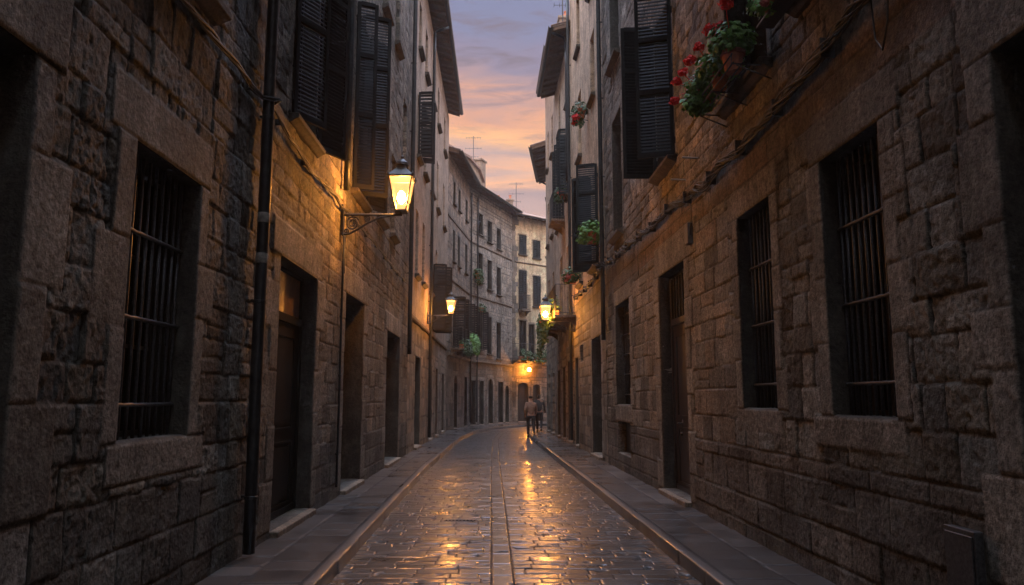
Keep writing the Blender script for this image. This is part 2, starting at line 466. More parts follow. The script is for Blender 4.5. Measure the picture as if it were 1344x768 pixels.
# ------------------------------------------------------------------ parts of the houses
def shutter(parent, fr, s, z0, z1, w, ang, side, mat='shutter', fine=True, d0=.03):
    """louvred leaf hinged at s; side=+1 closes towards +s; ang from closed (0) to flat back on the wall (180)"""
    a = R(ang); ux = math.cos(a) * side; ud = math.sin(a)
    o = Vector((s, d0)); U = Vector((ux, ud)); T = Vector((-ud * side, ux * side)) * .5
    def P(x, t, z): return (o.x + U.x * x + T.x * t, o.y + U.y * x + T.y * t, z)
    m = MB(); th = .045
    def bx(x0, x1, za, zb, t0=-th, t1=th):
        m.hexa([P(x0, t0, za), P(x1, t0, za), P(x1, t1, za), P(x0, t1, za), P(x0, t0, zb), P(x1, t0, zb), P(x1, t1, zb), P(x0, t1, zb)])
    e = .055
    bx(0, e, z0, z1); bx(w - e, w, z0, z1)
    H = z1 - z0
    rails = [z0, z0 + H * .5 - e / 2, z1 - e] if H < 2.2 else [z0, z0 + H * .38, z0 + H * .70, z1 - e]
    for z in rails: bx(e, w - e, z, z + e * 1.3)
    stp = .052 if fine else .11
    for i in range(len(rails) - 1):
        za = rails[i] + e * 1.3; zb = rails[i + 1]
        n = max(1, int((zb - za) / stp)); st_ = (zb - za) / n
        for k in range(n):
            zc = za + (k + .5) * st_
            hh = st_ * .34
            c = []
            for (zo) in (0, 1):
                for (x, t) in ((e, -th * .7), (w - e, -th * .7), (w - e, th * .7), (e, th * .7)):
                    tz = zc + (hh if t < 0 else -hh) + (.006 if zo else -.006) + rnd.uniform(-.0015, .0015)
                    c.append(P(x, t, tz))
            m.hexa(c)
    if fine:
        for z in (z0 + .25, z1 - .3): m.tube([P(-.015, 0, z - .05), P(-.015, 0, z + .05)], .014, 6)
    return m.build('shutter', M[mat], parent, fr)

def grille(parent, fr, s0, s1, z0, z1, d=-.16, n=8, rows=3, r=.011):
    m = MB()
    for k in range(n):
        s = s0 + (s1 - s0) * (k + .5) / n
        jx = rnd.uniform(-.004, .004)
        m.tube([(s + jx, d, z0 - .01), (s - jx, d + rnd.uniform(-.004, .004), (z0 + z1) / 2), (s + jx, d, z1 + .01)], r, 6)
    H = z1 - z0
    for q in range(rows):
        z = z0 + H * ((.30, .60, .88)[q] if rows == 3 else (q + .5) / rows)
        if rows == 3: z = z0 + H * (.12, .42, .72)[q]
        pts = [(s0 + (s1 - s0) * t / 14, d + .012, z + .002 * math.sin(t * 2.6)) for t in range(15)]
        m.tube(pts, [r * (1.05 + .25 * (t % 2)) for t in range(15)], 6)
    return m.build('grille', M['iron'], parent, fr, smooth=True)

def window(parent, fr, s0, s1, z0, z1, depth=-.26, mull=1, bars=0, sill=None, mat='shutter', shut=(), gr=None, sillmat='trimdark', frame_w=.05, rows=2, fine=True, sillproj=.16, curtain=False):
    """window part: its wooden frame; sub-parts pane, grille, sill, shutter"""
    m = MB(); e = frame_w
    m.box(s0, s0 + e, depth, depth + .05, z0, z1).box(s1 - e, s1, depth, depth + .05, z0, z1)
    m.box(s0 + e, s1 - e, depth, depth + .05, z0, z0 + e).box(s0 + e, s1 - e, depth, depth + .05, z1 - e, z1)
    for k in range(mull):
        x = s0 + (s1 - s0) * (k + 1) / (mull + 1); m.box(x - .028, x + .028, depth + .004, depth + .046, z0 + e, z1 - e)
    for k in range(1, rows):
        z = z0 + (z1 - z0) * k / rows
        xs = [s0 + e] + sum([[s0 + (s1 - s0) * (q + 1) / (mull + 1) - .028, s0 + (s1 - s0) * (q + 1) / (mull + 1) + .028] for q in range(mull)], []) + [s1 - e]
        for a, b in zip(xs[::2], xs[1::2]): m.box(a, b, depth + .01, depth + .04, z - .015, z + .015)
    w = m.build('window', M[mat], parent, fr)
    MB().box(s0 + .01, s1 - .01, depth + .012, depth + .022, z0 + .01, z1 - .01).build('pane', M['glass'], w, fr, base=parent_base(parent))
    b = parent_base(parent)
    if gr: g = grille(w, fr, s0, s1, z0, z1, **gr)
    if sill:
        sm = MB(); p = sillproj
        sm.prism([(-.10, z0 - .001), (p, z0 - .012), (p, z0 - .07), (p - .03, z0 - .08), (p * .3, z0 - .12), (-.02, z0 - .13), (-.10, z0 - .13)] if sill == 'mould' else
                 [(-.10, z0), (p, z0 - .015), (p, z0 - .075), (-.10, z0 - .09)], s0 - .10, s1 + .10, 's')
        sm.build('sill', M[sillmat], w, fr, bevel=.006)
    for (s, wd, ang, side) in shut: shutter(w, fr, s, z0 - .02, z1 + .02, wd, ang, side, 'shutter' if mat == 'shutter' else mat, fine=fine)
    return w

def door(parent, fr, s0, s1, z0, z1, depth=-.30, transom=0, tr='glass', mat='wood', handle=None, step=True, double=False, stepd=.10, gridbars=False, hmat='brass'):
    """door part: panelled leaf; sub-parts frame, transom, handle, step"""
    zt = z1 - transom if transom else z1
    m = MB()
    leafs = [(s0 + .06, (s0 + s1) / 2 - .003), ((s0 + s1) / 2 + .003, s1 - .06)] if double else [(s0 + .06, s1 - .06)]
    for (a, b) in leafs:
        m.box(a, b, depth - .04, depth, z0 + .01, zt - .06)
        w = b - a; H = zt - .06 - z0
        for (za, zb) in ((z0 + .12, z0 + H * .38), (z0 + H * .44, z0 + H * .94)):
            e = .03; x0 = a + w * .14; x1 = b - w * .14
            m.box(x0, x1, depth, depth + .016, za, za + e).box(x0, x1, depth, depth + .016, zb - e, zb)
            m.box(x0, x0 + e, depth, depth + .016, za + e, zb - e).box(x1 - e, x1, depth, depth + .016, za + e, zb - e)
            m.box(x0 + .07, x1 - .07, depth, depth + .010, za + .07, zb - .07)
        m.box(a + .02, b - .02, depth, depth + .022, z0 + .012, z0 + .09)
    dr = m.build('door', M[mat], parent, fr)
    f = MB().box(s0, s0 + .055, depth - .05, depth + .03, z0, z1).box(s1 - .055, s1, depth - .05, depth + .03, z0, z1).box(s0 + .055, s1 - .055, depth - .05, depth + .03, zt - .055, zt + (.05 if transom else .055))
    if transom: f.box(s0 + .055, s1 - .055, depth - .05, depth + .03, z1 - .05, z1)
    f.build('door_frame', M[mat], dr, fr, bevel=.004)
    if transom:
        MB().box(s0 + .056, s1 - .056, depth - .02, depth - .01, zt + .05, z1 - .05).build('transom', M[tr], dr, fr)
        if gridbars:
            g = MB(); n = 9
            for k in range(n):
                x = s0 + .1 + (s1 - s0 - .2) * k / (n - 1); g.tube([(x, depth + .03, zt + .04), (x, depth + .03, z1 - .04)], .010, 6)
            g.build('grille', M['iron'], dr, fr)
    if handle:
        hs, hz = handle
        MB().box(hs - .02, hs + .02, depth, depth + .008, hz - .10, hz + .06).tube([(hs, depth, hz), (hs, depth + .06, hz), (hs + .03, depth + .065, hz), (hs + .10, depth + .06, hz)], .011, 8).lathe((hs, depth + .02, hz - .16), [(.004, -.03), (.022, -.015), (.028, 0), (.022, .015), (.004, .03)], 8).build('handle', M[hmat], dr, fr, smooth=True)
    if step:
        MB().box(s0 - .02, s1 + .02, -.44, stepd, .06, z0).build('doorstep', M['trimpale'], dr, fr, bevel=.012)
    return dr

def drainpipe(parent, fr, s, z0, z1, r=.055, d=.10, brackets=(1, 3, 5, 7, 9, 11, 13), top=None, mat='pipe'):
    m = MB()
    n = max(2, int((z1 - z0) / .8))
    pts = [(s + .006 * math.sin(i * 1.7 + s), d, z0 + (z1 - z0) * i / n) for i in range(n + 1)]
    m.tube(pts, r, 12)
    if top: m.tube(top, r, 10)
    p = m.build('drainpipe', M[mat], parent, fr, smooth=True)
    for z in brackets:
        if z0 < z < z1:
            c = MB(); c.lathe((s, d, z), [(r, -.03), (r + .005, -.028), (r + .005, .0), (r, .004)], 12)
            c.box(s - .015, s + .015, -.02, d - r + .003, z - .015, z + .01)
            c.build('pipe_collar', M[mat], p, fr)
    return p

def eave(parent, fr, s0, s1, z, over=.6, tiles=True, gutter=True, depth=5.5, pitch=.30, raft=.55, tmat='timber', gz=0):
    """tiled roof with timber eaves; a part named roof with sub-parts rafters, gutter"""
    m = MB()
    # tile skin: sloped corrugated sheet with thickness
    p = .22; n = int((s1 - s0) / p); base = len(m.v)
    def zz(d, s): return z + .13 + (over - d) * pitch
    rows = [over + .05, over - .4, -1.2, -depth]
    N_ = n * 4
    for layer in (0, 1):
        for d in rows:
            for i in range(N_ + 1):
                s = s0 + (s1 - s0) * i / N_
                bump = .045 * abs(math.sin(math.pi * i / 4)) if layer == 0 else -.035
                m.v.append((s, d, zz(d, s) + bump))
    W = N_ + 1
    for j in range(3):
        for i in range(N_):
            a = base + j * W + i; m.f.append((a, a + 1, a + W + 1, a + W))
            a2 = a + 4 * W; m.f.append((a2, a2 + W, a2 + W + 1, a2 + 1))
    for i in range(N_):
        a = base + i; m.f.append((a, a + 4 * W, a + 4 * W + 1, a + 1))
    for i in (0, N_):
        for j in range(3):
            a = base + j * W + i; m.f.append((a, a + W, a + 5 * W, a + 4 * W))
    rf = m.build('roof', M['tile'], parent, fr)
    # boarding and rafters
    k = MB()
    k.hexa([(s0, -.5, z + .02 + .5 * pitch + over * pitch), (s1, -.5, z + .02 + .5 * pitch + over * pitch), (s1, over, z + .02), (s0, over, z + .02), (s0, -.5, z + .07 + (over + .5) * pitch), (s1, -.5, z + .07 + (over + .5) * pitch), (s1, over, z + .07), (s0, over, z + .07)])
    q = int((s1 - s0) / raft)
    for i in range(q + 1):
        s = s0 + .06 + (s1 - s0 - .12) * i / max(1, q)
        k.hexa([(s - .045, -.4, z - .10 + (over + .4) * pitch), (s + .045, -.4, z - .10 + (over + .4) * pitch), (s + .045, over - .04, z - .09), (s - .045, over - .04, z - .09),
                (s - .045, -.4, z + .019 + (over + .4) * pitch), (s + .045, -.4, z + .019 + (over + .4) * pitch), (s + .045, over - .04, z + .018), (s - .045, over - .04, z + .018)])
    k.build('rafters', M[tmat], rf, fr)
    if gutter:
        g = MB(); r = .085
        prof = [(over + .06 + r * math.cos(t), z + .08 + gz + r * math.sin(t)) for t in [math.pi + math.pi * i / 8 for i in range(9)]]
        prof += [(over + .06 + (r - .012) * math.cos(t), z + .08 + gz + (r - .012) * math.sin(t)) for t in [2 * math.pi - math.pi * i / 8 for i in range(9)]]
        g.prism(prof, s0, s1, 's')
        g.build('gutter', M['pipe'], rf, fr)
    return rf

def chimney(parent, fr, s, d, z0, z1, w=.55, mat='trimpale', pots=2):
    m = MB().box(s - w / 2, s + w / 2, d - w / 2, d + w / 2, z0, z1).box(s - w / 2 - .07, s + w / 2 + .07, d - w / 2 - .07, d + w / 2 + .07, z1 + .001, z1 + .12)
    c = m.build('chimney', M[mat], parent, fr, bevel=.01)
    pm = MB()
    for k in range(pots): pm.lathe((s + (k - (pots - 1) / 2) * .26, d, z1 + .121), [(.085, 0), (.075, .22), (.10, .24), (.10, .28), (.06, .29)], 10)
    if pots: pm.build('chimney_pot', M['terra'], c, fr)
    return c

def band(parent, fr, s0, s1, z, h=.12, p=.07, mat='trim', name='string_course'):
    MB().prism([(-.05, z), (p * .6, z), (p, z + h * .35), (p, z + h), (-.05, z + h + .02)], s0, s1, 's').build(name, M[mat], parent, fr, bevel=.004)

# ------------------------------------------------------------------ frames of the two street walls
def main_frame(x0, k, out): return Frame((x0, 0), (x0 + k * 10, 10), out)
FL = main_frame(-2.52, -.016, (1, 0))
FR_ = main_frame(2.9, -.035, (-1, 0))

def grad(a, p, lo): return lambda y: max(lo, a * (max(y, 4.0) / 5.0) ** p)
def zstep(a, ztop, b): return lambda z: a if z < ztop else b

def house(name, label, fr, s, cat='house'):
    return empty(name, fr.pt(s, 0, 0), label, cat)

# ================= LEFT 1: dark rough stone house nearest on the left
h = house('stone_house', 'dark rough stone house with one tall barred window, nearest on the left', FL, 4)
rg = random.Random(3)
op = [(2.55, 3.92, .2, 3.5), (5.08, 6.22, 1.35, 3.42), (5.15, 6.2, 5.0, 7.0)]
dr = [(4.72, 6.42, 3.42, 3.82), (4.93, 6.58, 1.07, 1.35),
      (4.82, 5.08, 2.72, 3.42), (4.62, 5.08, 2.12, 2.72), (4.86, 5.08, 1.35, 2.12),
      (6.22, 6.40, 2.75, 3.42), (6.22, 6.60, 2.30, 2.75), (6.22, 6.42, 1.35, 2.30),
      (2.2, 4.20, 3.5, 4.05), (3.92, 4.13, 2.98, 3.5), (3.92, 4.34, 2.25, 2.98), (3.92, 4.18, 1.62, 2.25), (3.92, 4.36, 1.0, 1.62), (3.92, 4.22, .2, 1.0),
      (2.1, 2.55, .2, .9), (2.3, 2.55, .9, 1.7), (2.1, 2.55, 1.7, 2.5), (2.3, 2.55, 2.5, 3.5),
      (5.0, 5.15, 5.0, 5.8), (6.2, 6.4, 5.0, 5.8)]
reg = [(courses(-8, 7.74, 1.0, 9.6, (.22, .38), (.22, .60), rg, .22), st('rough')),
       (courses(-8, 7.74, 0, 1.0, (.28, .36), (.38, .7), rg, .05), st('plinth', rough=.5))]
wall_mesh('wall', FL, h, 2.0, 7.74, .05, 9.5, grad(.013, 1.2, .012), zstep(.016, 5.4, .06), op, reg, (dr, st('dressed')), 'rough', 3)
reg2 = [(courses(-8, 2.0, 0, 9.5, (.3, .5), (.4, .9), rg), st('ashlar'))]
wall_mesh('wall', FL, h, -7.9, 1.998, .05, 9.5, lambda y: .12, lambda z: .08, [], reg2, (), 'rough', 4)
MB().box(-7.9, 7.74, -.5, 1.1, 9.5, 23.0).build('unseen_upper_block', M['trim'], h, FL)  # unseen upper storeys, raised and jutting out to dim the near street
body(FL, h, -7.9, 7.74, 23)
window(h, FL, 5.08, 6.22, 1.35, 3.42, depth=-.36, gr=dict(n=10, d=-.13, r=.014), mat='wood', rows=3)
window(h, FL, 5.15, 6.2, 5.0, 7.0, depth=-.26, sill='mould', sillproj=.16)
door(h, FL, 2.55, 3.92, .2, 3.5, depth=-.34, transom=.6)
drainpipe(h, FL, 7.62, .16, 11, r=.06, d=.10, brackets=(.7, 2.62, 4.55, 6.8, 9))

# ================= LEFT 2: stone house with the lantern
h = house('stone_house', 'brown stone house with two pairs of dark louvred shutters behind the first lantern', FL, 14)
rg = random.Random(5)
wL2 = [(8.78, 9.98, 5.02, 8.2), (12.6, 13.85, 5.18, 8.5), (15.35, 16.05, 5.35, 7.1), (17.15, 17.85, 5.4, 7.3), (15.35, 16.05, 10.0, 12.0), (17.25, 17.95, 10.1, 12.1), (19.0, 19.7, 7.6, 9.4), (9.0, 9.9, 10.6, 12.8)]
dL2 = [(8.62, 10.35, .2, 3.27), (12.32, 14.0, .2, 3.36), (17.0, 19.1, .2, 3.15)]
dr = []
for o in dL2: dr += jambs(*o, rg, lint=.42, sill=0, over=.38, wj=(.25, .5))
for o in wL2[:2]: dr += jambs(*o, rg, lint=.3, sill=0, wj=(.12, .2), over=.15)
reg = [(courses(7.745, 21, 3.9, 15.5, (.16, .28), (.2, .5), rg, .1), st('roughsm')),
       (courses(7.745, 21, 1.0, 3.9, (.22, .34), (.3, .7), rg, .1), st('ashlar', rough=.45)),
       (courses(7.745, 21, 0, 1.0, (.28, .36), (.38, .8), rg, .05), st('plinth'))]
wall_mesh('wall', FL, h, 7.745, 20.85, .05, 13, grad(.014, 1.25, .014), zstep(.020, 6.5, .03), wL2 + dL2, reg, (dr, st('dressed', rough=.22)), 'rough', 6)
MB().box(7.745, 20.85, -.5, 0, 13, 19).build('unseen_upper_block', M['trim'], h, FL)  # out of view, raised to narrow the sky strip over the street
body(FL, h, 7.745, 20.85, 19)
door(h, FL, *dL2[0], depth=-.20, transom=.62, tr='fanlight_reflect', mat='blackdoor', handle=(8.82, 1.25), double=False)
door(h, FL, *dL2[1], depth=-.42, mat='wood', transom=.0)
door(h, FL, *dL2[2], depth=-.34, transom=.5, double=True)
window(h, FL, *wL2[0], sill='mould', shut=((8.76, .56, 30, 1), (10.0, .56, 152, -1)), sillproj=.13)
window(h, FL, *wL2[1], sill='mould', shut=((12.52, .36, 66, 1), (13.0, .52, 70, 1), (13.85, .58, 150, -1)), sillproj=.13)
for o in wL2[2:]: window(h, FL, *o, sill='mould', rows=3, sillproj=.14)
drainpipe(h, FL, 11.72, 4.9, 13, r=.05, d=.09, brackets=(5.4, 7, 9))
drainpipe(h, FL, 11.90, .3, 4.3, r=.018, d=.035, brackets=(.8, 2, 3.2))
drainpipe(h, FL, 20.4, 2.8, 13.8, r=.06, d=.10)

# ================= LEFT 3: plastered house with deep eaves
h = house('plastered_house', 'tall plastered house with deep timber eaves, second lantern on its wall', FL, 28)
rg = random.Random(8)
cols3 = [(22.3, 23.05), (24.3, 25.1), (26.9, 27.7), (29.4, 30.2), (32.8, 33.7)]
wL3 = []
for i, (a, b) in enumerate(cols3):
    for (z0, z1) in ((12.4, 14.0), (8.95, 10.9), (5.3, 7.3)): wL3.append((a, b, z0 + .05 * i, z1 + .05 * i))
dL3 = [(22.7, 24.2, .2, 2.9), (27.3, 28.4, .2, 2.8), (30.0, 31.0, .2, 2.8), (33.2, 34.5, .2, 2.7)]
dr = []
for o in dL3: dr += jambs(*o, rg, lint=.3, sill=0, over=.3, wj=(.2, .35))
reg = [([(20.8, 36.2, 3.85, 16)], st('plaster', col=(.50, .37, .28))),
       (courses(20.8, 36.1, 0, 3.85, (.26, .38), (.4, .9), rg, .1), st('ashlar', rough=.5))]
wall_mesh('wall', FL, h, 20.853, 36.02, .05, 15.3, lambda y: .07, lambda z: .05, wL3 + dL3, reg, (dr, st('dressed')), 'plaster', 9, reveal=.25, amp=.8)
body(FL, h, 20.853, 36.02, 15.3)
for k, o in enumerate(wL3):
    sh = ()
    if k == 1: sh = ((o[0], .45, 95, 1), (o[1], .45, 105, -1))
    if k == 11: sh = ()
    window(h, FL, *o, depth=-.2, sill='mould', rows=3, shut=sh, fine=False, sillproj=.14)
for o in dL3: door(h, FL, *o, depth=-.24)
window(h, FL, 28.35, 29.35, 4.15, 6.6, depth=.01, rows=2, shut=((28.2, .5, 80, 1), (28.9, .66, 84, 1), (29.45, .62, 110, -1)), fine=False)
band(h, FL, 20.853, 36.02, 3.85, mat='trim')
eave(h, FL, 21.0, 36.15, 15.5, over=.55)
drainpipe(h, FL, 26.9 - .35, .3, 15.0, r=.055, d=.10, top=[(26.55, .10, 14.9), (26.55, .16, 15.05), (26.55, .62, 15.2)])

# ================= LEFT 4: grey stone house following the bend
A4, B4, C4, D5, E5 = (-3.10, 36.03), (-2.4, 42.3), (0, 48.5), (3.5, 51.5), (8.6, 55.5)
F4a = Frame(A4, B4, (1, -.2)); F4b = Frame(B4, C4, (1, -.4)); F5 = Frame(C4, D5, (.5, -1)); F5b = Frame(D5, E5, (.5, -1))
h = empty('bend_house', (-2.4, 42.3, 0), 'grey stone house with green plants on its balcony, curving round the bend on the left', 'house')
rg = random.Random(12)
w4a = [(1.3, 1.85, 11.35, 12.5), (2.7, 3.3, 11.35, 12.5), (1.3, 1.85, 8.4, 10.0), (2.7, 3.3, 8.4, 10.0), (4.9, 5.5, 8.4, 10.0), (4.9, 5.5, 11.35, 12.5), (1.6, 2.5, 4.15, 6.6), (4.6, 5.4, 4.15, 6.4)]
d4a = [(2.0, 2.9, .15, 2.75), (5.0, 5.8, .15, 2.75)]
w4b = [(1.2, 1.85, 11.1, 12.35), (2.6, 3.25, 10.9, 12.2), (4.05, 4.7, 10.75, 12.05), (1.2, 1.85, 8.3, 10.0), (2.6, 3.25, 8.05, 9.8), (4.05, 4.7, 7.9, 9.6), (1.2, 1.85, 4.4, 6.6), (2.6, 3.25, 4.2, 6.4), (4.05, 4.7, 4.0, 6.2)]
d4b = [(.25, .95, .15, 2.6), (1.5, 2.1, .15, 2.6), (2.8, 3.5, .15, 2.75), (4.3, 5.1, .15, 2.6), (5.5, 6.1, .15, 2.4)]
for fr, ln, wi, do, sd in ((F4a, F4a.len, w4a, d4a, 13), (F4b, F4b.len, w4b, d4b, 14)):
    dr = []
    for o in do: dr += jambs(*o, rg, lint=.25, sill=0, over=.2, wj=(.15, .25))
    for o in wi: dr += jambs(*o, rg, lint=.18, sill=0, over=.1, wj=(.1, .15))
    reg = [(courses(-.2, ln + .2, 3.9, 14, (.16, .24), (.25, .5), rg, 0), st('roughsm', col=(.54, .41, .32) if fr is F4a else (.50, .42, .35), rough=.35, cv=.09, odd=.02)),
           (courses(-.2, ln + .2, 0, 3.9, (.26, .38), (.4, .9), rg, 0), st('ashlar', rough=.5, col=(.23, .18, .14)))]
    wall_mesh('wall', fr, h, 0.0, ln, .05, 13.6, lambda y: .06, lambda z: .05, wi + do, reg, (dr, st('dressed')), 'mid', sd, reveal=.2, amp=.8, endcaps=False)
    for o in wi: window(h, fr, *o, depth=-.16, sill='flat', rows=3, fine=False, frame_w=.06, sillproj=.12)
    for o in do:
        door(h, fr, *o, depth=-.18, step=True, stepd=.05)
        # arched head filling the top corners of the opening
        if o not in (d4a[0], d4b[2], d4b[4]): continue
        c = (o[0] + o[1]) / 2; r_ = (o[1] - o[0]) / 2; am = MB()
        for sg in (-1, 1):
            poly = [(c + sg * r_, o[3] + .001)] + [(c + sg * r_ * math.cos(t), o[3] - r_ + r_ * math.sin(t) * .99) for t in [math.pi / 2 * q / 6 for q in range(7)]]
            am.prism(poly, -.17, .012, 'd')
        am.build('door_arch', M['trim'], h, fr)
    band(h, fr, 0.02, ln - .02, 3.62 if fr is F4a else 3.6, .14, .12)
    band(h, fr, 0.02, ln - .02, 7.35, .10, .06); band(h, fr, 0.02, ln - .02, 10.4, .08, .05)
    body(fr, h, .02, ln - .02, 13.6, depth=5, back=-.24)
eave(h, F4a, -.1, F4a.len + .22, 13.55, over=.55, depth=4.6)
eave(h, F4b, -.22, F4b.len + .2, 13.553, over=.55, depth=4.6)
drainpipe(h, F4b, -.0, .3, 13.2, r=.05, d=.12); drainpipe(h, F4b, .95, .3, 13.2, r=.05, d=.10)
# open shutters by the balcony
for (fr, s, sg) in ((F4a, 1.5, 1), (F4a, 2.6, -1), (F4a, 4.5, 1), (F4a, 5.5, -1)): shutter(h, fr, s, 4.1, 6.6, .62, 92, sg, fine=False)
shutter(h, F4b, 1.9, 4.4, 6.6, .4, 150, -1, fine=False)

def railing(m, pts, z0, z1, sp=.12, r=.009):
    """iron railing along a polyline of (s,d)"""
    for a, b in zip(pts[:-1], pts[1:]):
        L_ = math.dist(a, b); n = max(1, int(L_ / sp))
        for i in range(n + 1):
            s = a[0] + (b[0] - a[0]) * i / n; d = a[1] + (b[1] - a[1]) * i / n
            m.tube([(s, d, z0), (s, d, z1)], r, 5)
            if i < n and sp < .2: m.lathe((s, d, (z0 + z1) / 2), [(.003, -.03), (.018, 0), (.003, .03)], 5)
        for z in (z0 + .06, z1): m.tube([(a[0], a[1], z), (b[0], b[1], z)], r * 1.7, 5)

def balcony(parent, fr, s0, s1, z, p=.75, hgt=1.0, sp=.12, slab='trim', corbels=3):
    bl = MB().prism([(0, z - .09), (p - .04, z - .09), (p, z - .05), (p, z), (0, z)], s0, s1, 's').build('balcony', M[slab], parent, fr, bevel=.008)
    m = MB(); railing(m, [(s0 + .04, .04), (s0 + .04, p - .05), (s1 - .04, p - .05), (s1 - .04, .04)], z + .01, z + hgt, sp)
    m.build('railing', M['iron'], bl, fr)
    for k in range(corbels):
        c = MB()
        s = s0 + .12 + (s1 - s0 - .24) * k / max(1, corbels - 1)
        c.prism([(0, z - .092), (p * .7, z - .092), (p * .65, z - .15), (p * .3, z - .20), (.0, z - .36)], s - .045, s + .045, 's')
        c.build('corbel', M[slab], bl, fr, bevel=.006)
    return bl
balcony(h, F4a, 1.1, 6.0, 4.05, p=.6, sp=.14, corbels=4)

# taller house behind the bend, its chimneys over the eaves
h = empty('rear_house', tuple(F4b.pt(1, -3, 0)), 'plain rendered attic with a thick chimney, rising behind the eaves of the bend house', 'house')
MB().prism([(-4, 0), (-4, 15.5), (-1.5, 15.95), (2.6, 16.2), (4.2, 15.9), (4.9, 15.3), (4.9, 0)], -4.8, -1.35, 'd').build('wall', M['trimpale'], h, F4b)
MB().prism([(-4.1, 15.52), (-1.5, 15.97), (2.6, 16.22), (4.25, 15.92), (5.0, 15.3), (5.0, 15.42), (4.25, 16.04), (2.6, 16.36), (-1.5, 16.1), (-4.1, 15.65)], -4.9, -1.2, 'd').build('roof', M['tile'], h, F4b)
chimney(h, F4b, 5.15, -1.75, 13, 16.75, w=.72, pots=0)
MB().box(-1.0, -.55, -1.36, -1.335, 14.6, 15.5).build('window', M['shutter'], h, F4b)

# ================= LEFT 5: cream house closing the view
h = empty('cream_house', (1.5, 50, 0), 'pale cream house with green shuttered windows closing the far end of the street', 'house')
rg = random.Random(15)
w5 = [(.62, 1.2, 10.95, 12.2), (1.85, 2.45, 10.85, 12.0), (.6, 1.22, 7.3, 9.85), (1.85, 2.45, 7.6, 9.6), (.62, 1.2, 4.2, 6.6), (1.45, 1.92, 4.2, 6.4), (3.3, 3.9, 10.9, 12.1), (3.3, 3.9, 7.5, 9.5), (3.3, 3.9, 4.5, 6.5)]
d5 = [(.5, 1.38, .15, 2.6), (1.8, 2.4, .15, 2.5), (3.2, 4.0, .15, 2.5)]
dr = []
for o in d5: dr += jambs(*o, rg, lint=.25, sill=0, over=.15, wj=(.12, .2))
for o in w5: dr += jambs(*o, rg, lint=.14, sill=0, over=.08, wj=(.09, .12))
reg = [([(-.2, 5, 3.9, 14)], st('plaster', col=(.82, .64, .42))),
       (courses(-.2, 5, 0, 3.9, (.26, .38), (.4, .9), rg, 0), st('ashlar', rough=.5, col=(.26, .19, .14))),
       (courses(-.1, .24, 3.9, 14, (.25, .4), (.34, .341), rg, 0), st('ashlar', col=(.25, .21, .18)))]
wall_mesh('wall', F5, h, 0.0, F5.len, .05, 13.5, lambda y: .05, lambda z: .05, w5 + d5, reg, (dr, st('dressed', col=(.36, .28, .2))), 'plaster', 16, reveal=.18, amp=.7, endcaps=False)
for k, o in enumerate(w5): window(h, F5, *o, depth=-.14, sill='flat', rows=3, mat='shutterg', fine=False, sillproj=.1,
                                  shut=() if k in (4, 5) else ((o[0], (o[1] - o[0]) / 2, 12, 1), (o[1], (o[1] - o[0]) / 2, 8, -1)))
for o in d5:
    door(h, F5, *o, depth=-.16, stepd=.05)
    c = (o[0] + o[1]) / 2; r_ = (o[1] - o[0]) / 2; am = MB()
    for sg in (-1, 1):
        poly = [(c + sg * r_, o[3] + .001)] + [(c + sg * r_ * math.cos(t), o[3] - r_ * .5 + r_ * .5 * math.sin(t) * .99) for t in [math.pi / 2 * q / 6 for q in range(7)]]
        am.prism(poly, -.15, .012, 'd')
    am.build('door_arch', M['trim'], h, F5)
body(F5, h, .02, F5.len - .02, 13.5, depth=5, back=-.22)
MB().box(0.02, F5b.len, -5, 0, 0, 13.5).build('side_wall', M['trimpale'], h, F5b)
band(h, F5, .0, F5.len, 3.7, .16, .1); band(h, F5, .25, F5.len, 10.35, .08, .05)
eave(h, F5, -.1, F5.len + .2, 13.35, over=.5, gutter=True, depth=4.5, pitch=.35)
balcony(h, F5, -.05, 2.7, 4.05, p=.7, sp=.1, corbels=3)
balcony(h, F5, .5, 1.32, 7.25, p=.4, sp=.08, corbels=2)
chimney(h, F5, .05, -1.6, 13.5, 14.7, w=.5, pots=2)
chimney(h, F5, 1.2, -1.6, 14, 14.9, w=.3, pots=1)

# ================= RIGHT 1: big stone house
h = house('stone_house', 'long brown stone house with barred windows and red geraniums, nearest on the right', FR_, 9)
rg = random.Random(21)
oR = [(2.6, 4.15, .2, 3.62), (5.42, 6.40, 1.50, 3.68), (7.62, 8.60, 1.53, 3.70), (11.0, 12.6, .2, 3.65), (15.3, 16.85, 1.5, 3.66), (15.38, 16.8, .48, 1.15)]
uR = [(5.2, 6.6, 5.28, 7.8), (7.45, 8.75, 5.1, 7.8), (11.28, 12.42, 5.32, 7.95), (15.8, 16.9, 5.2, 7.9), (15.8, 16.9, 9.2, 11.6)]
dr = [(5.12, 6.62, 3.68, 4.04), (5.30, 6.78, 1.24, 1.50), (7.34, 8.92, 3.70, 4.02), (7.5, 8.85, 1.28, 1.53), (10.3, 12.9, 3.65, 4.15),
      (2.3, 4.42, 3.62, 4.2)]
for o, w in ((oR[0], (.2, .42)), (oR[1], (.18, .34)), (oR[2], (.16, .30)), (oR[3], (.22, .42)), (oR[4], (.2, .4))):
    dr += jambs(*o, rg, lint=0, sill=0, wj=w)
dr += [(15.0, 17.1, 3.66, 4.0), (15.1, 17.1, 1.15, 1.5)]
for o in uR: dr += jambs(*o, rg, lint=.25, sill=0, wj=(.10, .16), over=.12)
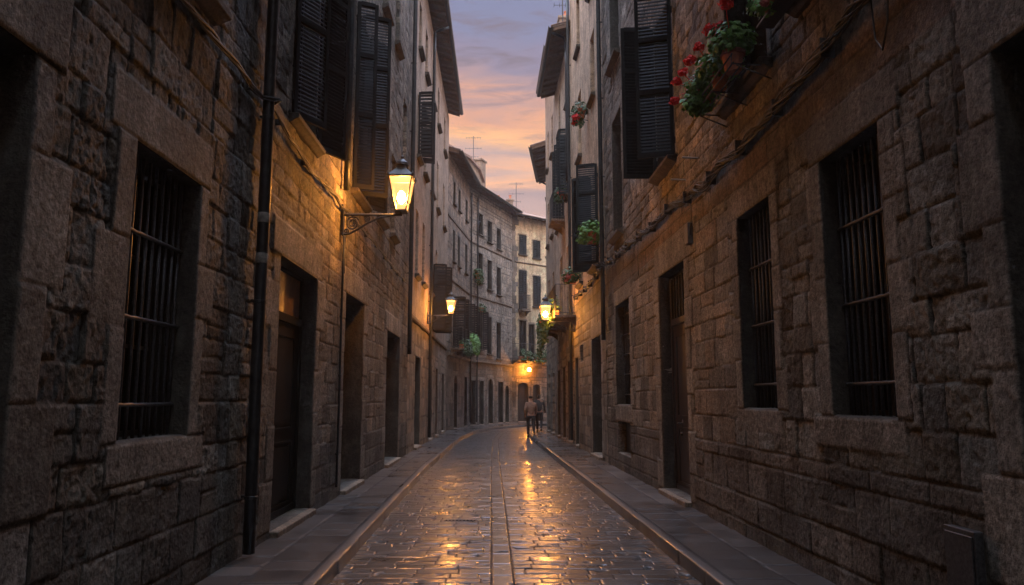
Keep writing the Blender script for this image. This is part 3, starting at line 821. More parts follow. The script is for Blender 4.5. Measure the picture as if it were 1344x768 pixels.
reg = [(courses(4.0, 18.2, 4.0, 12.5, (.15, .26), (.2, .48), rg, .1), st('roughsm')),
       (courses(1.9, 18.2, 1.1, 4.1, (.22, .38), (.24, .62), rg, .2), st('rough', rough=.72)),
       (courses(9.0, 15.2, 1.1, 3.9, (.24, .42), (.3, .7), rg, .1), st('ashlar', rough=.36)),
       (courses(1.9, 18.2, 0, 1.1, (.28, .40), (.4, .8), rg, .05), st('plinth', rough=.48, col=(.21, .185, .16))),
       (courses(4.0, 18.2, 4.04, 4.62, (.28, .30), (.9, 1.6), rg, 0), st('ashlar', rough=.22, col=(.30, .225, .175), cv=.07))]
wall_mesh('wall', FR_, h, 2.0, 18.2, .05, 12.5, grad(.013, 1.25, .012), zstep(.017, 5.6, .032), oR + uR, reg, (dr, st('dressed')), 'rough', 22)
MB().box(2.0, 18.2, -.5, 0, 12.5, 21).build('unseen_upper_block', M['trim'], h, FR_)  # unseen wall top, carried higher to keep sky light off the near walls
MB().box(-7.9, 10.2, .06, 1.0, 9.0, 21).build('unseen_sky_blocker', M['trim'], h, FR_)  # overhang added out of view, cutting the sky light on the near walls
wall_mesh('wall', FR_, h, -7.9, 1.998, .05, 15.5, lambda y: .12, lambda z: .08, [], [(courses(-8, 2.0, 0, 15.5, (.3, .5), (.4, .9), rg), st('ashlar'))], (), 'rough', 24)
body(FR_, h, -7.9, 18.2, 21)
door(h, FR_, *oR[0], depth=-.34, transom=.6)
window(h, FR_, *oR[1], depth=-.36, gr=dict(n=10, d=-.13, r=.014), mat='woodwarm', rows=1, mull=2)
window(h, FR_, *oR[2], depth=-.36, gr=dict(n=9, d=-.13, r=.014), mat='wood', rows=3)
door(h, FR_, *oR[3], depth=-.20, transom=.78, gridbars=True, handle=(12.1, 1.25), hmat='iron')
window(h, FR_, *oR[4], depth=-.30, gr=dict(n=9, d=-.18, r=.012, rows=5), mat='wood', rows=3)
MB().box(15.42, 16.76, -.20, -.16, .5, 1.13).build('hatch', M['iron'], h, FR_)
window(h, FR_, *uR[0], depth=-.26, sill='mould', sillproj=.13, mat='wood')
window(h, FR_, *uR[1], depth=-.30, sill='mould', sillproj=.14, mat='wood', sillmat='trimdark')
window(h, FR_, *uR[2], sill='mould', shut=((11.22, .56, 72, 1), (12.44, .56, 92, -1)), mat='shutterg')
window(h, FR_, *uR[3], sill='mould', rows=3, sillproj=.14); window(h, FR_, *uR[4], sill='mould', rows=3, sillproj=.14)
drainpipe(h, FR_, 18.05, 3.0, 15, r=.055, d=.10)

# ================= RIGHT 2: cream plaster house
h = house('plastered_house', 'cream plastered house on the right with long dark shutters and a hanging flower box', FR_, 21)
rg = random.Random(26)
w2 = [(19.2, 20.3, 5.05, 7.65), (19.5, 20.3, 9.75, 11.6), (22.4, 23.2, 9.0, 11.1), (22.5, 23.3, 12.55, 14.4), (22.5, 23.4, 5.1, 7.4), (19.5, 20.3, 12.9, 14.8)]
d2 = [(19.1, 20.7, .2, 3.22), (22.6, 23.3, 2.72, 3.22), (23.75, 24.5, .2, 2.9)]
dr = []
for o in (d2[0], d2[2]): dr += jambs(*o, rg, lint=.34, sill=0, over=.3, wj=(.2, .38))
reg = [([(18.1, 25.3, 4.6, 17)], st('plaster', col=(.64, .48, .34))),
       (courses(18.1, 25.3, 0, 4.6, (.24, .34), (.3, .8), rg, .1), st('ashlar', rough=.45))]
wall_mesh('wall', FR_, h, 18.203, 25.2, .05, 16.5, lambda y: .05, lambda z: .035 if z < 5 else .05, w2 + d2, reg, (dr, st('dressed')), 'plaster', 27, reveal=.25)
body(FR_, h, 18.203, 25.2, 16.5)
window(h, FR_, *w2[0], depth=-.2, sill='mould', shut=((19.15, .55, 70, 1), (20.35, .55, 118, -1)), mat='shutterg')
for o in w2[1:]: window(h, FR_, *o, depth=-.2, sill='mould', rows=3, sillproj=.12)
door(h, FR_, *d2[0], depth=-.28, transom=.4); door(h, FR_, *d2[2], depth=-.24)
window(h, FR_, *d2[1], depth=-.2, mull=0, rows=1)
drainpipe(h, FR_, 24.95, .3, 15.5, r=.05, d=.10)

# ================= RIGHT 3: plaster house with eaves, balcony with the lantern beneath
h = house('eaved_house', 'narrow cream house with tiled eaves and a plant filled balcony above the right lantern', FR_, 28)
rg = random.Random(30)
w3 = [(25.65, 26.4, 12.05, 13.7), (28.7, 29.4, 12.0, 13.6), (25.8, 26.6, 8.7, 11.0), (27.5, 28.3, 8.3, 11.0), (29.6, 30.3, 8.3, 10.6), (26.0, 27.0, 4.3, 7.0), (28.4, 29.4, 4.3, 7.0)]
d3 = [(25.5, 26.7, .2, 2.9), (27.6, 28.5, .2, 2.75), (29.5, 30.5, .2, 2.7)]
dr = []
for o in d3: dr += jambs(*o, rg, lint=.3, sill=0, over=.2, wj=(.15, .25))
reg = [([(25, 31.3, 4.2, 16)], st('plaster', col=(.60, .45, .32))),
       (courses(25, 31.3, 0, 4.2, (.24, .34), (.3, .8), rg, .1), st('ashlar', rough=.5))]
wall_mesh('wall', FR_, h, 25.203, 31.0, .05, 14.4, lambda y: .06, lambda z: .05, w3 + d3, reg, (dr, st('dressed')), 'plaster', 31, reveal=.22)
body(FR_, h, 25.203, 31.0, 14.4)
for k, o in enumerate(w3): window(h, FR_, *o, depth=-.18, sill='mould' if k < 5 else None, rows=3, fine=False, mat='shutterg', sillproj=.12,
                                  shut=((o[0], .34, 80, 1), (o[1], .34, 100, -1)) if k in (2, 3) else ())
for o in d3: door(h, FR_, *o, depth=-.2, mat='wood')
eave(h, FR_, 24.95, 31.1, 14.35, over=.62)
drainpipe(h, FR_, 25.35, 9, 14.0, r=.05, d=.12, top=[(25.35, .12, 13.9), (25.35, .2, 14.2), (25.35, .6, 14.38)], brackets=(10, 12))
balcony(h, FR_, 24.3, 30.6, 4.28, p=.70, sp=.13, corbels=5)
balcony(h, FR_, 27.3, 28.6, 8.15, p=.5, sp=.1, corbels=2)

# ================= RIGHT 3b and RIGHT 4
h = house('tall_house', 'tall brown house with the highest eaves on the right, just before the street turns', FR_, 33)
rg = random.Random(35)
w = [(32.0, 32.7, 12.2, 14), (34.2, 34.9, 12.2, 14), (32.0, 32.7, 8.6, 10.6), (34.2, 34.9, 8.6, 10.6), (32.0, 32.7, 5, 7), (34.2, 34.9, 5, 7)]
dd = [(32.0, 33.0, .2, 2.7), (34.2, 35.1, .2, 2.7)]
reg = [([(31, 36.3, 4.2, 17)], st('plaster', col=(.40, .30, .22))), (courses(31, 36.3, 0, 4.2, (.24, .34), (.3, .8), rg, .1), st('ashlar', rough=.5))]
wall_mesh('wall', FR_, h, 31.003, 36.0, .05, 16.6, lambda y: .07, lambda z: .06, w + dd, reg, (), 'plaster', 36, reveal=.22)
body(FR_, h, 31.003, 36.0, 16.6)
for k, o in enumerate(w): window(h, FR_, *o, depth=-.18, sill='mould', rows=3, fine=False, mat='shutterg', sillproj=.12, shut=())
for o in dd: door(h, FR_, *o, depth=-.2)
eave(h, FR_, 30.9, 36.1, 16.55, over=.32, depth=5)
chimney(h, FR_, 31.9, -.6, 16.8, 18.2, w=.6)
h = empty('corner_house', (1.64, 36.01, 0), 'cream corner house with low deep eaves at the right, where the street turns away', 'house')
G4 = Frame((1.64, 36.01), (2.2, 42), (-1, .1)); G5 = Frame((2.2, 42), (7, 46), (-.6, 1)); G6 = Frame((7, 46), (12, 49), (-.6, 1))
rg = random.Random(38)
w = [(1.2, 1.8, 8.6, 10.6), (3.6, 4.2, 8.6, 10.6), (1.2, 1.8, 11.6, 13), (3.6, 4.2, 11.6, 13)]
dd = [(1.2, 2.1, .15, 2.6), (3.6, 4.5, .15, 2.6)]
reg = [([(-.2, 7, 4.2, 17)], st('plaster', col=(.44, .33, .24))), (courses(-.2, 7, 0, 4.2, (.24, .34), (.3, .8), rg, .1), st('ashlar', rough=.5))]
wall_mesh('wall', G4, h, 0, G4.len, .05, 13.9, lambda y: .07, lambda z: .06, w + dd, reg, (), 'plaster', 39, reveal=.18, endcaps=False)
for o in w: window(h, G4, *o, depth=-.16, sill='mould', rows=3, fine=False, sillproj=.1)
for o in dd: door(h, G4, *o, depth=-.16)
body(G4, h, .0, G4.len, 13.9, depth=4.5, back=-.22)
MB().box(0, G5.len, -6, 0, 0, 13.9).build('side_wall', M['trimpale'], h, G5)
MB().box(0, G6.len, -6, 0, 0, 13.9).build('side_wall', M['trimpale'], h, G6)
eave(h, G4, .1, G4.len + .3, 13.85, over=.72, depth=4.5)
drainpipe(h, G4, 5.6, .2, 13.4, r=.05, d=.1, top=[(5.6, .1, 13.3), (5.6, .2, 13.5), (5.6, .7, 13.8)])
# unseen block added behind the viewer, shutting out sky to darken the near walls
h = empty('stone_house', (0, -8, 0), 'plain unseen block added across the street behind the viewer to shut out sky', 'house')
MB().box(-4, 5, -12, -8.0, 0, 23).build('wall', M['trim'], h)

# ------------------------------------------------------------------ road, kerbs, pavements
KLy = [-8, 6.6, 18, 30, 36, 40.5, 44.5, 47.5, 50, 52.5]; KLx = [-1.42, -1.62, -1.93, -2.02, -1.72, -.95, .7, 3.8, 7.5, 12]
WLy = [-8, 36.03, 42.3, 48.5, 51.5, 55.5]; WLx = [-2.39, -3.10, -2.4, 0, 3.5, 8.6]
KRy = [-8, 6.6, 21.9, 31.2, 36, 39, 41.5, 43.5, 45.5]; KRx = [2.3, 1.72, 1.10, .74, .74, 1.1, 2.4, 5.0, 9.5]
WRy = [-8, 36.0, 42, 46, 49]; WRx = [3.18, 1.64, 2.2, 7, 12]
MB().box(-200, 200, -200, 300, -.3, -.06).build('ground', M['soil'])['kind'] = 'structure'

def sheet(name, ys, xfun, nx, layout, mat, seed):
    """heightfield over (Y, t): xfun(Y)->(xa, xb) arrays; layout(X,Y)->(h, C)"""
    t = np.linspace(0, 1, nx)
    xa, xb = xfun(ys)
    X = xa[:, None] + (xb - xa)[:, None] * t[None, :]
    Y = np.repeat(ys[:, None], nx, 1)
    Hh, C = layout(X, Y, t)
    V = np.stack([X, Y, Hh], -1).reshape(-1, 3)
    idx = np.arange(V.shape[0]).reshape(X.shape)
    F = np.stack([idx[:-1, :-1], idx[:-1, 1:], idx[1:, 1:], idx[1:, :-1]], -1).reshape(-1, 4)
    o = np_mesh(name, V, F[:, ::-1], C.reshape(-1, C.shape[-1]), mat, None); o['kind'] = 'structure'
    return o

def cx(Y): return -.02 + np.interp(Y, [-8, 6.7, 21, 31, 36, 40, 44, 60], [.25, -.05, -.43, -.63, -.5, 0, 1.5, 8])   # line of the middle gutter stones

def road_layout(X, Y, t):
    rs = np.random.RandomState(5)
    # rows across the street
    edges = [-9.0]
    while edges[-1] < 60: edges.append(edges[-1] + rs.uniform(.165, .215))
    edges = np.array(edges)
    u = X - cx(Y)
    Yw = Y + .008 * u * u + .010 * fbm(X * 2.2, Y * 2.2, 3, 2)
    Xw = u + .014 * fbm(X * 3.5, Y * 3.5, 4, 2)
    ri = np.clip(np.searchsorted(edges, Yw) - 1, 0, len(edges) - 2)
    nr = len(edges)
    D = np.minimum(Yw - edges[ri], edges[ri + 1] - Yw)
    H0 = np.zeros_like(X); TX = np.zeros_like(X); TY = np.zeros_like(X); V = np.zeros_like(X); HU = np.zeros_like(X)
    Dx = np.full(X.shape, 9.0)
    # widths via random cell edges per row
    K = 34
    we = np.cumsum(rs.uniform(.22, .44, (nr, K)), 1); we = we - we[:, K // 2][:, None] + rs.uniform(-.1, .1, (nr, 1))
    rh = rs.normal(0, 1, (nr, K + 1)); rtx = rs.normal(0, 1, (nr, K + 1)); rty = rs.normal(0, 1, (nr, K + 1)); rv = rs.normal(0, 1, (nr, K + 1)); rhu = rs.uniform(-1, 1, (nr, K + 1))
    for r in range(nr):
        m = ri == r
        if not m.any(): continue
        c = np.searchsorted(we[r], Xw[m])
        lo = we[r][np.clip(c - 1, 0, K - 1)]; hi = we[r][np.clip(c, 0, K - 1)]
        Dx[m] = np.minimum(np.abs(Xw[m] - lo), np.abs(hi - Xw[m]))
        H0[m] = rh[r][c]; V[m] = rv[r][c]; HU[m] = rhu[r][c]
        TX[m] = rtx[r][c] * (Xw[m] - (lo + hi) / 2); TY[m] = rty[r][c] * (Yw[m] - (edges[r] + edges[r + 1]) / 2)
    # middle strip of long stones
    strip = np.abs(u) < .105
    yb = .5 * np.floor(Y / .5 + .17); dy2 = np.minimum(np.abs((Y / .5 + .17) % 1), 1 - np.abs((Y / .5 + .17) % 1)) * .5
    D2 = np.minimum(Dx * 1.8, D)
    D2 = np.where(strip, np.minimum(.105 - np.abs(u), dy2), np.minimum(D2, np.abs(np.abs(u) - .105) * 1.3))
    H0 = np.where(strip, .15 * H0, H0); TX = np.where(strip, 0, TX); TY = np.where(strip, 0, TY)
    tt = np.clip((D2 - .002) / .010, 0, 1); tt = 1 - (1 - tt) ** 2.0
    H_ = -.013 + .013 * tt + .0016 * H0 + .004 * TX + .017 * TY + .0010 * fbm(X * 14, Y * 14, 8, 3) + .008 * fbm(X * .8, Y * .5, 9, 2)
    pit = np.clip(fbm(X * 7, Y * 9, 13, 2) - .33, 0, 1); H_ = H_ - pit * .05
    H_ = H_ - .03 * (np.clip(np.abs(u) - 1.2, 0, 2)) ** 2 * .3
    C = np.empty(X.shape + (3,)); v = np.clip(1 + .28 * V, .45, 1.8)
    C[..., 0] = .058 * v * (1 + .10 * HU); C[..., 1] = .051 * v; C[..., 2] = .048 * v * (1 - .10 * HU)
    j = np.clip(1.7 - D2 / .009, 0, 1)[..., None]; C = C * (1 - j) + np.array((.016, .013, .012)) * j
    wt = np.clip((D2 - .006) / .008, 0, 1)[..., None] * np.clip(1 - pit * 6, 0, 1)[..., None]
    C = np.concatenate([C, wt], -1)
    return H_, C
ys = [3.0]
while ys[-1] < 57: ys.append(ys[-1] + max(.009, .009 * (max(ys[-1], 5) / 6) ** 1.25))
ys = np.array(ys)
def road_x(Y): return np.interp(Y, KLy, KLx) - .02, np.maximum(np.interp(Y, KRy, KRx), np.where(Y > 43, 12.5, -9)) + .02
m_ = ys < 43.2
sheet('road', ys[m_], lambda Y: (np.interp(Y, KLy, KLx) - .03, np.interp(Y, KRy, KRx) + .03), 330, road_layout, M['sett'], 1)
sheet('road', np.linspace(43.2, 56, 200), lambda Y: (np.interp(Y, KLy, KLx) - .03, np.interp(Y, KRy, KRx) + .03 + (Y > 45) * 3), 160, road_layout, M['sett'], 1)
sheet('road', np.linspace(-8, 3.0, 100), lambda Y: (np.interp(Y, KLy, KLx) - .03, np.interp(Y, KRy, KRx) + .03), 80, road_layout, M['sett'], 1)

def pave_layout(width, side, seed):
    def f(X, Y, t):
        rs = np.random.RandomState(seed)
        tt = np.repeat(t[None, :], X.shape[0], 0)
        e = [-9.0]
        while e[-1] < 60: e.append(e[-1] + rs.uniform(.34, .56))
        e = np.array(e); sp = .56
        row = (tt > sp).astype(int)
        Yw = Y + row * .23 + .006 * fbm(X * 3, Y * 3, seed, 2)
        ri = np.clip(np.searchsorted(e, Yw) - 1, 0, len(e) - 2)
        D = np.minimum(Yw - e[ri], e[ri + 1] - Yw)
        D = np.minimum(D, np.abs(tt - sp) * 1.0)
        rv = rs.normal(0, 1, (2, len(e))); rh = rs.normal(0, 1, (2, len(e))); rt = rs.normal(0, 1, (2, len(e)))
        v = rv[row, ri]; hh = rh[row, ri]
        q = np.clip(D / .012, 0, 1)
        Hh = .128 - .010 * (1 - q) ** 2 + .0018 * hh + .016 * rt[row, ri] * (Yw - e[ri] - .25) + .0012 * fbm(X * 12, Y * 12, seed + 3, 3) + .008 * fbm(X * .9, Y * .9, seed + 5, 2)
        C = np.empty(X.shape + (3,)); w = np.clip(1 + .26 * v, .5, 1.8) * np.where(row == 1, 1.25, .75) * (1 + .35 * fbm(X * 3, Y * 3, seed + 9, 3))
        C[..., 0] = .060 * w; C[..., 1] = .054 * w; C[..., 2] = .052 * w
        j = np.clip(1.5 - D / .008, 0, 1)[..., None]; C = C * (1 - j) + np.array((.018, .015, .014)) * j
        return Hh, np.concatenate([C, np.clip((D - .004) / .008, 0, 1)[..., None] * np.ones_like(C[..., :1])], -1)
    return f
ysp = ys[::2]
def kin(side):
    return (lambda Y: (np.interp(Y, WLy, WLx) - .04, np.interp(Y, KLy, KLx) - .135)) if side < 0 else (lambda Y: (np.interp(Y, KRy, KRx) + .135, np.interp(Y, WRy, WRx) + .04))
def flipped(f):
    def g(X, Y, t):
        h_, c = f(X, Y, 1 - t); return h_, c
    return g
yl = ys[(ys < 52)]; yr = ys[(ys < 44.5)]
yl = np.concatenate([np.linspace(-8, 2.99, 60), yl]); yr = np.concatenate([np.linspace(-8, 2.99, 60), yr])
sheet('pavement', yl, kin(-1), 46, flipped(pave_layout(1, -1, 51)), M['slab'], 1)
sheet('pavement', yr, kin(1), 46, pave_layout(1, 1, 61), M['slab'], 1)

def kerb(side, ky, kx, ymax, seed):
    """kerb stones: dark rounded profile swept along the edge, joints every metre or so"""
    yy = ys[ys < ymax][::2]; yy = np.concatenate([np.linspace(-8, 2.98, 60), yy])
    x = np.interp(yy, ky, kx)
    rs = np.random.RandomState(seed)
    e = [-9.0]
    while e[-1] < 60: e.append(e[-1] + rs.uniform(.7, 1.2))
    e = np.array(e); ri = np.searchsorted(e, yy) - 1
    D = np.minimum(yy - e[ri], e[ri + 1] - yy); g = np.clip(1 - D / .012, 0, 1) * .010
    v = rs.normal(0, 1, len(e))[ri]; jit = rs.normal(0, .003, len(e))[ri]
    prof = [(0.000, -.05), (.0, .03), (.002, .115), (.007, .126), (.018, .131), (.09, .133), (.138, .131), (.140, -.05)]
    n = len(prof); s = -1 if side < 0 else 1
    V = np.zeros((len(yy), n, 3)); C = np.zeros((len(yy), n, 3))
    for k, (a, z) in enumerate(prof):
        wob = .005 * fbm(yy * 3, np.full(len(yy), k * .6), seed, 3)
        V[:, k, 0] = x + s * (a + (g if k < 4 else 0) + wob * (k < 5) + (jit if k < 5 else 0)); V[:, k, 1] = yy; V[:, k, 2] = z - (g if k > 1 else 0) * .8 + wob * .5
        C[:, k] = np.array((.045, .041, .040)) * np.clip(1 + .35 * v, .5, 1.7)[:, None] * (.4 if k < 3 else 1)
    idx = np.arange(len(yy) * n).reshape(len(yy), n)
    F = np.stack([idx[:-1, :-1], idx[:-1, 1:], idx[1:, 1:], idx[1:, :-1]], -1).reshape(-1, 4)
    if side < 0: F = F[:, ::-1]
    C = np.concatenate([C, np.full(C.shape[:2] + (1,), .8)], -1)
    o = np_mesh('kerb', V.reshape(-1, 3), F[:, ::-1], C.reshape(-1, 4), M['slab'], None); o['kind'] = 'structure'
kerb(-1, KLy, KLx, 52, 71); kerb(1, KRy, KRx, 44.5, 81)

# ------------------------------------------------------------------ lanterns
def lantern_proto():
    """wall lantern; local origin at the wall plate, +x away from the wall, lantern at x=.95"""
    r = empty('wall_lantern', (0, 0, 0))
    m = MB()
    X = .95
    m.box(0, .03, -.05, .05, -.32, .12)
    m.tube([(0, 0, 0), (.3, 0, .005), (X + .02, 0, .005)], .020, 8)
    m.tube([(.02, 0, -.30), (.12, 0, -.29), (.26, 0, -.22), (.42, 0, -.12), (.62, 0, -.035), (.8, 0, -.01)], .017, 8)
    for (c, r0, tn, z0, st_) in (((.17, -.135), .115, 2.1, 1, .5), ((.40, -.065), .055, 1.8, -1, 2.6), ((.07, -.25), .045, 1.6, 1, 4.0)):
        pts = []
        for i in range(26):
            q = i / 25; a = st_ + z0 * q * tn * 2 * math.pi; rr_ = r0 * (1 - .85 * q)
            pts.append((c[0] + math.cos(a) * rr_, 0, c[1] + math.sin(a) * rr_))
        m.tube(pts, .011, 6)
    m.lathe((X, 0, -.005), [(.012, 0), (.03, .02), (.018, .05), (.03, .07)], 8)
    m.build('bracket', M['iron'], r, smooth=False)
    zb = .07; zt = .56; wb = .085; wt = .185
    f = MB()
    f.box(X - wb - .015, X + wb + .015, -wb - .015, wb + .015, zb - .03, zb)
    for (sx, sy) in ((1, 1), (1, -1), (-1, 1), (-1, -1)):
        f.tube([(X + sx * wb, sy * wb, zb), (X + sx * wt, sy * wt, zt)], .012, 5)
    for (a, b) in (((1, 1), (1, -1)), ((1, -1), (-1, -1)), ((-1, -1), (-1, 1)), ((-1, 1), (1, 1))):
        f.tube([(X + a[0] * wt, a[1] * wt, zt), (X + b[0] * wt, b[1] * wt, zt)], .014, 5)
        f.tube([(X + a[0] * (wb + .025), a[1] * (wb + .025), zb + .12), (X + b[0] * (wb + .025), b[1] * (wb + .025), zb + .12)], .006, 5)
    f.build('lantern_frame', M['iron'], r)
    g = MB(); k = .97
    z1 = zb + .005; z2 = zt - .008; B = wb * k; T = wt * k
    g.v += [(X - B, -B, z1), (X + B, -B, z1), (X + B, B, z1), (X - B, B, z1), (X - T, -T, z2), (X + T, -T, z2), (X + T, T, z2), (X - T, T, z2)]
    g.f += [(0, 1, 5, 4), (1, 2, 6, 5), (2, 3, 7, 6), (3, 0, 4, 7), (0, 3, 2, 1)]
    g.build('lantern_glass', M['lampglow'], r)
    MB().lathe((X, 0, .18), [(.02, 0), (.055, .03), (.07, .09), (.05, .16), (.02, .19)], 10).build('bulb', M['bulb'], r, smooth=True)
    c = MB()
    q = math.pi / 4
    c.lathe((X, 0, zt), [(wt * 1.41 + .03, .0), (wt * 1.41 + .035, .02), (wt * 1.0, .10), (wt * .55, .16), (wt * .5, .20)], 4, start=q)
    c.lathe((X, 0, zt + .20), [(wt * .45, 0), (wt * .62, .01), (wt * .58, .05), (.05, .10), (.022, .12), (.03, .15), (.012, .18), (.004, .23)], 12)
    for (sx, sy) in ((1, 1), (1, -1), (-1, 1), (-1, -1)):
        c.lathe((X + sx * (wt + .015), sy * (wt + .015), zt + .015), [(.012, 0), (.022, .02), (.004, .07)], 6)
    c.build('lantern_cap', M['iron'], r)
    return r

def place_lantern(o, fr, s, z, reach, sc, label):
    p = fr.pt(s, .02, z); o.location = p
    o.rotation_euler = (0, 0, math.atan2(fr.n.y, fr.n.x)); o.scale = (sc * reach, sc, sc)
    tag(o, label, 'wall lantern', 'lit iron lanterns on wall brackets')
la = lantern_proto()
lb = copy_tree(la); lc = copy_tree(la)
place_lantern(la, FL, 11.8, 4.52, .93, 1.05, 'lit iron lantern on a scrolled bracket beside the left shutters, largest of the lamps')
place_lantern(lb, FL, 26.1, 4.45, .93, .92, 'lit lantern over the left pavement beside dark shutters, middle of the left wall')
place_lantern(lc, FR_, 24.45, 4.05, 1.05, .95, 'lit lantern under the plant filled balcony on the right wall')
def small_lamp():
    r = empty('wall_lamp', F5.pt(1.08, .02, 3.5), 'small lit lamp above the arched door at the far end of the street', 'wall lamp')
    n = F5.n
    MB().tube([(0, 0, 0), (n.x * .2, n.y * .2, .08), (n.x * .4, n.y * .4, .05)], .015, 6).box(-.05, .05, -.05, .05, -.08, .08).build('bracket', M['iron'], r)
    MB().lathe((n.x * .4, n.y * .4, -.14), [(.03, -.05), (.09, 0), (.11, .08), (.07, .15), (.03, .18)], 10).build('lamp_globe', M['lampsmall'], r, smooth=True)
small_lamp()

# ------------------------------------------------------------------ cables
def cable_bundle(fr, pts, label, n=9, spread=.03, loops=()):
    m = MB(); rg = random.Random(len(pts) * 7 + n)
    P = [Vector(p) for p in pts]
    # resample
    path = []
    for a, b in zip(P[:-1], P[1:]):
        k = max(2, int((b - a).length / .12))
        path += [a.lerp(b, i / k) for i in range(k)]
    path.append(P[-1])
    for c in range(n):
        ph = rg.uniform(0, 6.28); fq = rg.uniform(.35, .8); sag = rg.uniform(0, 1) ** 2 * .07; r = rg.choice([.008, .010, .014, .007])
        q = []
        for i, p in enumerate(path):
            t = i * fq; w = spread * (.6 + .4 * math.sin(i * .13 + c))
            seg = abs(math.sin(i * math.pi / 9.0))
            q.append((p.x, max(.028, p.y + .03 + w * (1 + math.cos(t + ph)) * .6), p.z + w * math.sin(t + ph) - sag * seg))
        m.tube(q, r, 5)
    for lp in loops: m.tube(lp, .007, 5)
    o = m.build('cable_bundle', M['cable'], None, fr, smooth=True); tag(o, label, 'cables')
    for i in range(4, len(path), 9):
        c = MB(); p = path[i]; c.box(p.x - .012, p.x + .012, .0, .03 + spread * 1.6, p.z - spread * 1.5, p.z + spread * 1.4)
        k = c.build('cable_clip', M['iron'], o, fr, base=Vector((0, 0, 0)))
    return o
def lwave(s, z, a=.03): return (s, .03, z + a * math.sin(s * 2.3))
cable_bundle(FL, [lwave(s, 4.58 + .02 * s * (s < 9) , .02) for s in np.arange(2.2, 7.5, .5)] + [(7.5, .04, 4.74), (7.64, .17, 4.76), (7.8, .04, 4.76), (8.6, .03, 4.66), (9.6, .03, 4.58), (10.6, .03, 4.63), (11.4, .03, 4.60), (11.9, .03, 4.64), (13, .03, 4.62), (15, .03, 4.66), (17, .03, 4.6), (20, .03, 4.66)],
             'bundle of thin black cables clipped along the left stone wall below the windows', n=7, spread=.022,
             loops=[[(11.95, .05, 4.6), (12.0, .05, 4.3), (11.9, .05, 4.0), (11.93, .05, 3.6)]])
R_loops = [[(5.06, .05, 4.62), (5.09, .06, 4.3), (5.18, .06, 4.12), (5.27, .06, 4.25), (5.32, .05, 4.66)],
           [(10.35, .05, 4.5), (10.3, .06, 4.1), (10.45, .05, 3.85), (10.6, .05, 3.82)],
           [(14.0, .05, 4.6), (14.05, .05, 4.2), (14.03, .05, 3.9)]]
cable_bundle(FR_, [(2.2, .03, 4.72), (4.4, .03, 4.72), (5.4, .03, 4.62), (6.4, .03, 4.50), (7.6, .03, 4.42), (8.6, .03, 4.42), (9.6, .03, 4.40), (10.6, .03, 4.46), (11.6, .03, 4.56), (12.5, .03, 4.52), (13.5, .03, 4.6), (15, .03, 4.66), (17, .03, 4.74), (17.85, .03, 4.8), (18.05, .19, 4.8), (18.3, .03, 4.8), (21, .03, 4.7), (24, .03, 4.8)],
             'thick tangled bundle of black cables running along the right stone wall', n=18, spread=.058, loops=R_loops)
# junction box, hatch box, small wall tubes, number plate
o = MB().box(10.42, 10.58, .005, .09, 3.78, 4.08).build('junction_box', M['greybox'], None, FR_, bevel=.008); tag(o, 'small grey junction box hanging under the right cables beside the wooden door', 'junction box')
o = MB().box(4.55, 4.85, .02, .075, .28, .88).box(4.57, 4.83, .075, .083, .31, .85).build('meter_box', M['iron'], None, FR_, bevel=.006); tag(o, 'low black metal meter box on the right stone wall near the camera', 'meter box')
for i, (s, z, lb_) in enumerate(((10.75, 4.78, 'short pale metal peg sticking out above the cables, the one nearer the shutters sill'), (10.1, 4.9, 'short pale metal peg sticking out of the wall right of the shutters, upper one'))):
    o = MB().tube([(s, -.02, z), (s, .22, z + .01)], .014, 8).build('metal_peg', M['white'], None, FR_); tag(o, lb_, 'metal peg')
# slot drain beside the middle gutter stones
dm = MB().box(-.92, -.47, 10.62, 10.78, -.004, .004)
for k in range(9): dm.box(-.90 + k * .048, -.875 + k * .048, 10.63, 10.77, .0045, .012)
o = dm.build('drain_grate', M['iron']); tag(o, 'narrow dark iron drain grate in the cobbles left of the middle gutter', 'drain')
# notice on the jamb of the right door
o = MB().box(12.598 - .006, 12.598, -.21, -.03, 2.05, 2.5).build('paper_notice', M['paper'], None, FR_); tag(o, 'torn grey paper notice stuck beside the wooden door on the right', 'notice')
# iron holder and stickers on the near pipe
for i, (z, lb_) in enumerate(((3.0, 'faded sticker on the left drainpipe, lower one'), (3.42, 'faded sticker on the left drainpipe, upper one'))):
    m = MB()
    m.lathe((7.62, .10, z), [(.0605, 0), (.0615, .002), (.0615, .10), (.0605, .102)], 14)
    o = m.build('sticker', M['paper'], None, FL, smooth=True); tag(o, lb_, 'sticker')

# ------------------------------------------------------------------ plants
def leaves(m, c, rad, n, size, rg, flat=.8, droop=0):
    for _ in range(n):
        while True:
            p = Vector((rg.uniform(-1, 1), rg.uniform(-1, 1), rg.uniform(-1, 1)))
            if .25 < p.length < 1: break
        q = Vector((c[0] + p.x * rad[0], c[1] + p.y * rad[1], c[2] + p.z * rad[2] - droop * max(0, p.y) * rad[2]))
        nrm = (p + Vector((rg.uniform(-.7, .7), rg.uniform(-.7, .7), rg.uniform(0, 1.2)))).normalized()
        a = nrm.orthogonal().normalized(); b_ = nrm.cross(a); s = size * rg.uniform(.6, 1.3)
        k = len(m.v); rot = rg.uniform(0, 6.28)
        m.v.append(tuple(q + nrm * s * .18))
        for j in range(6):
            t = rot + j * math.pi / 3; rr_ = s * (1 if j % 2 else .82)
            m.v.append(tuple(q + a * math.cos(t) * rr_ + b_ * math.sin(t) * rr_))
        for j in range(6): m.f.append((k, k + 1 + j, k + 1 + (j + 1) % 6))

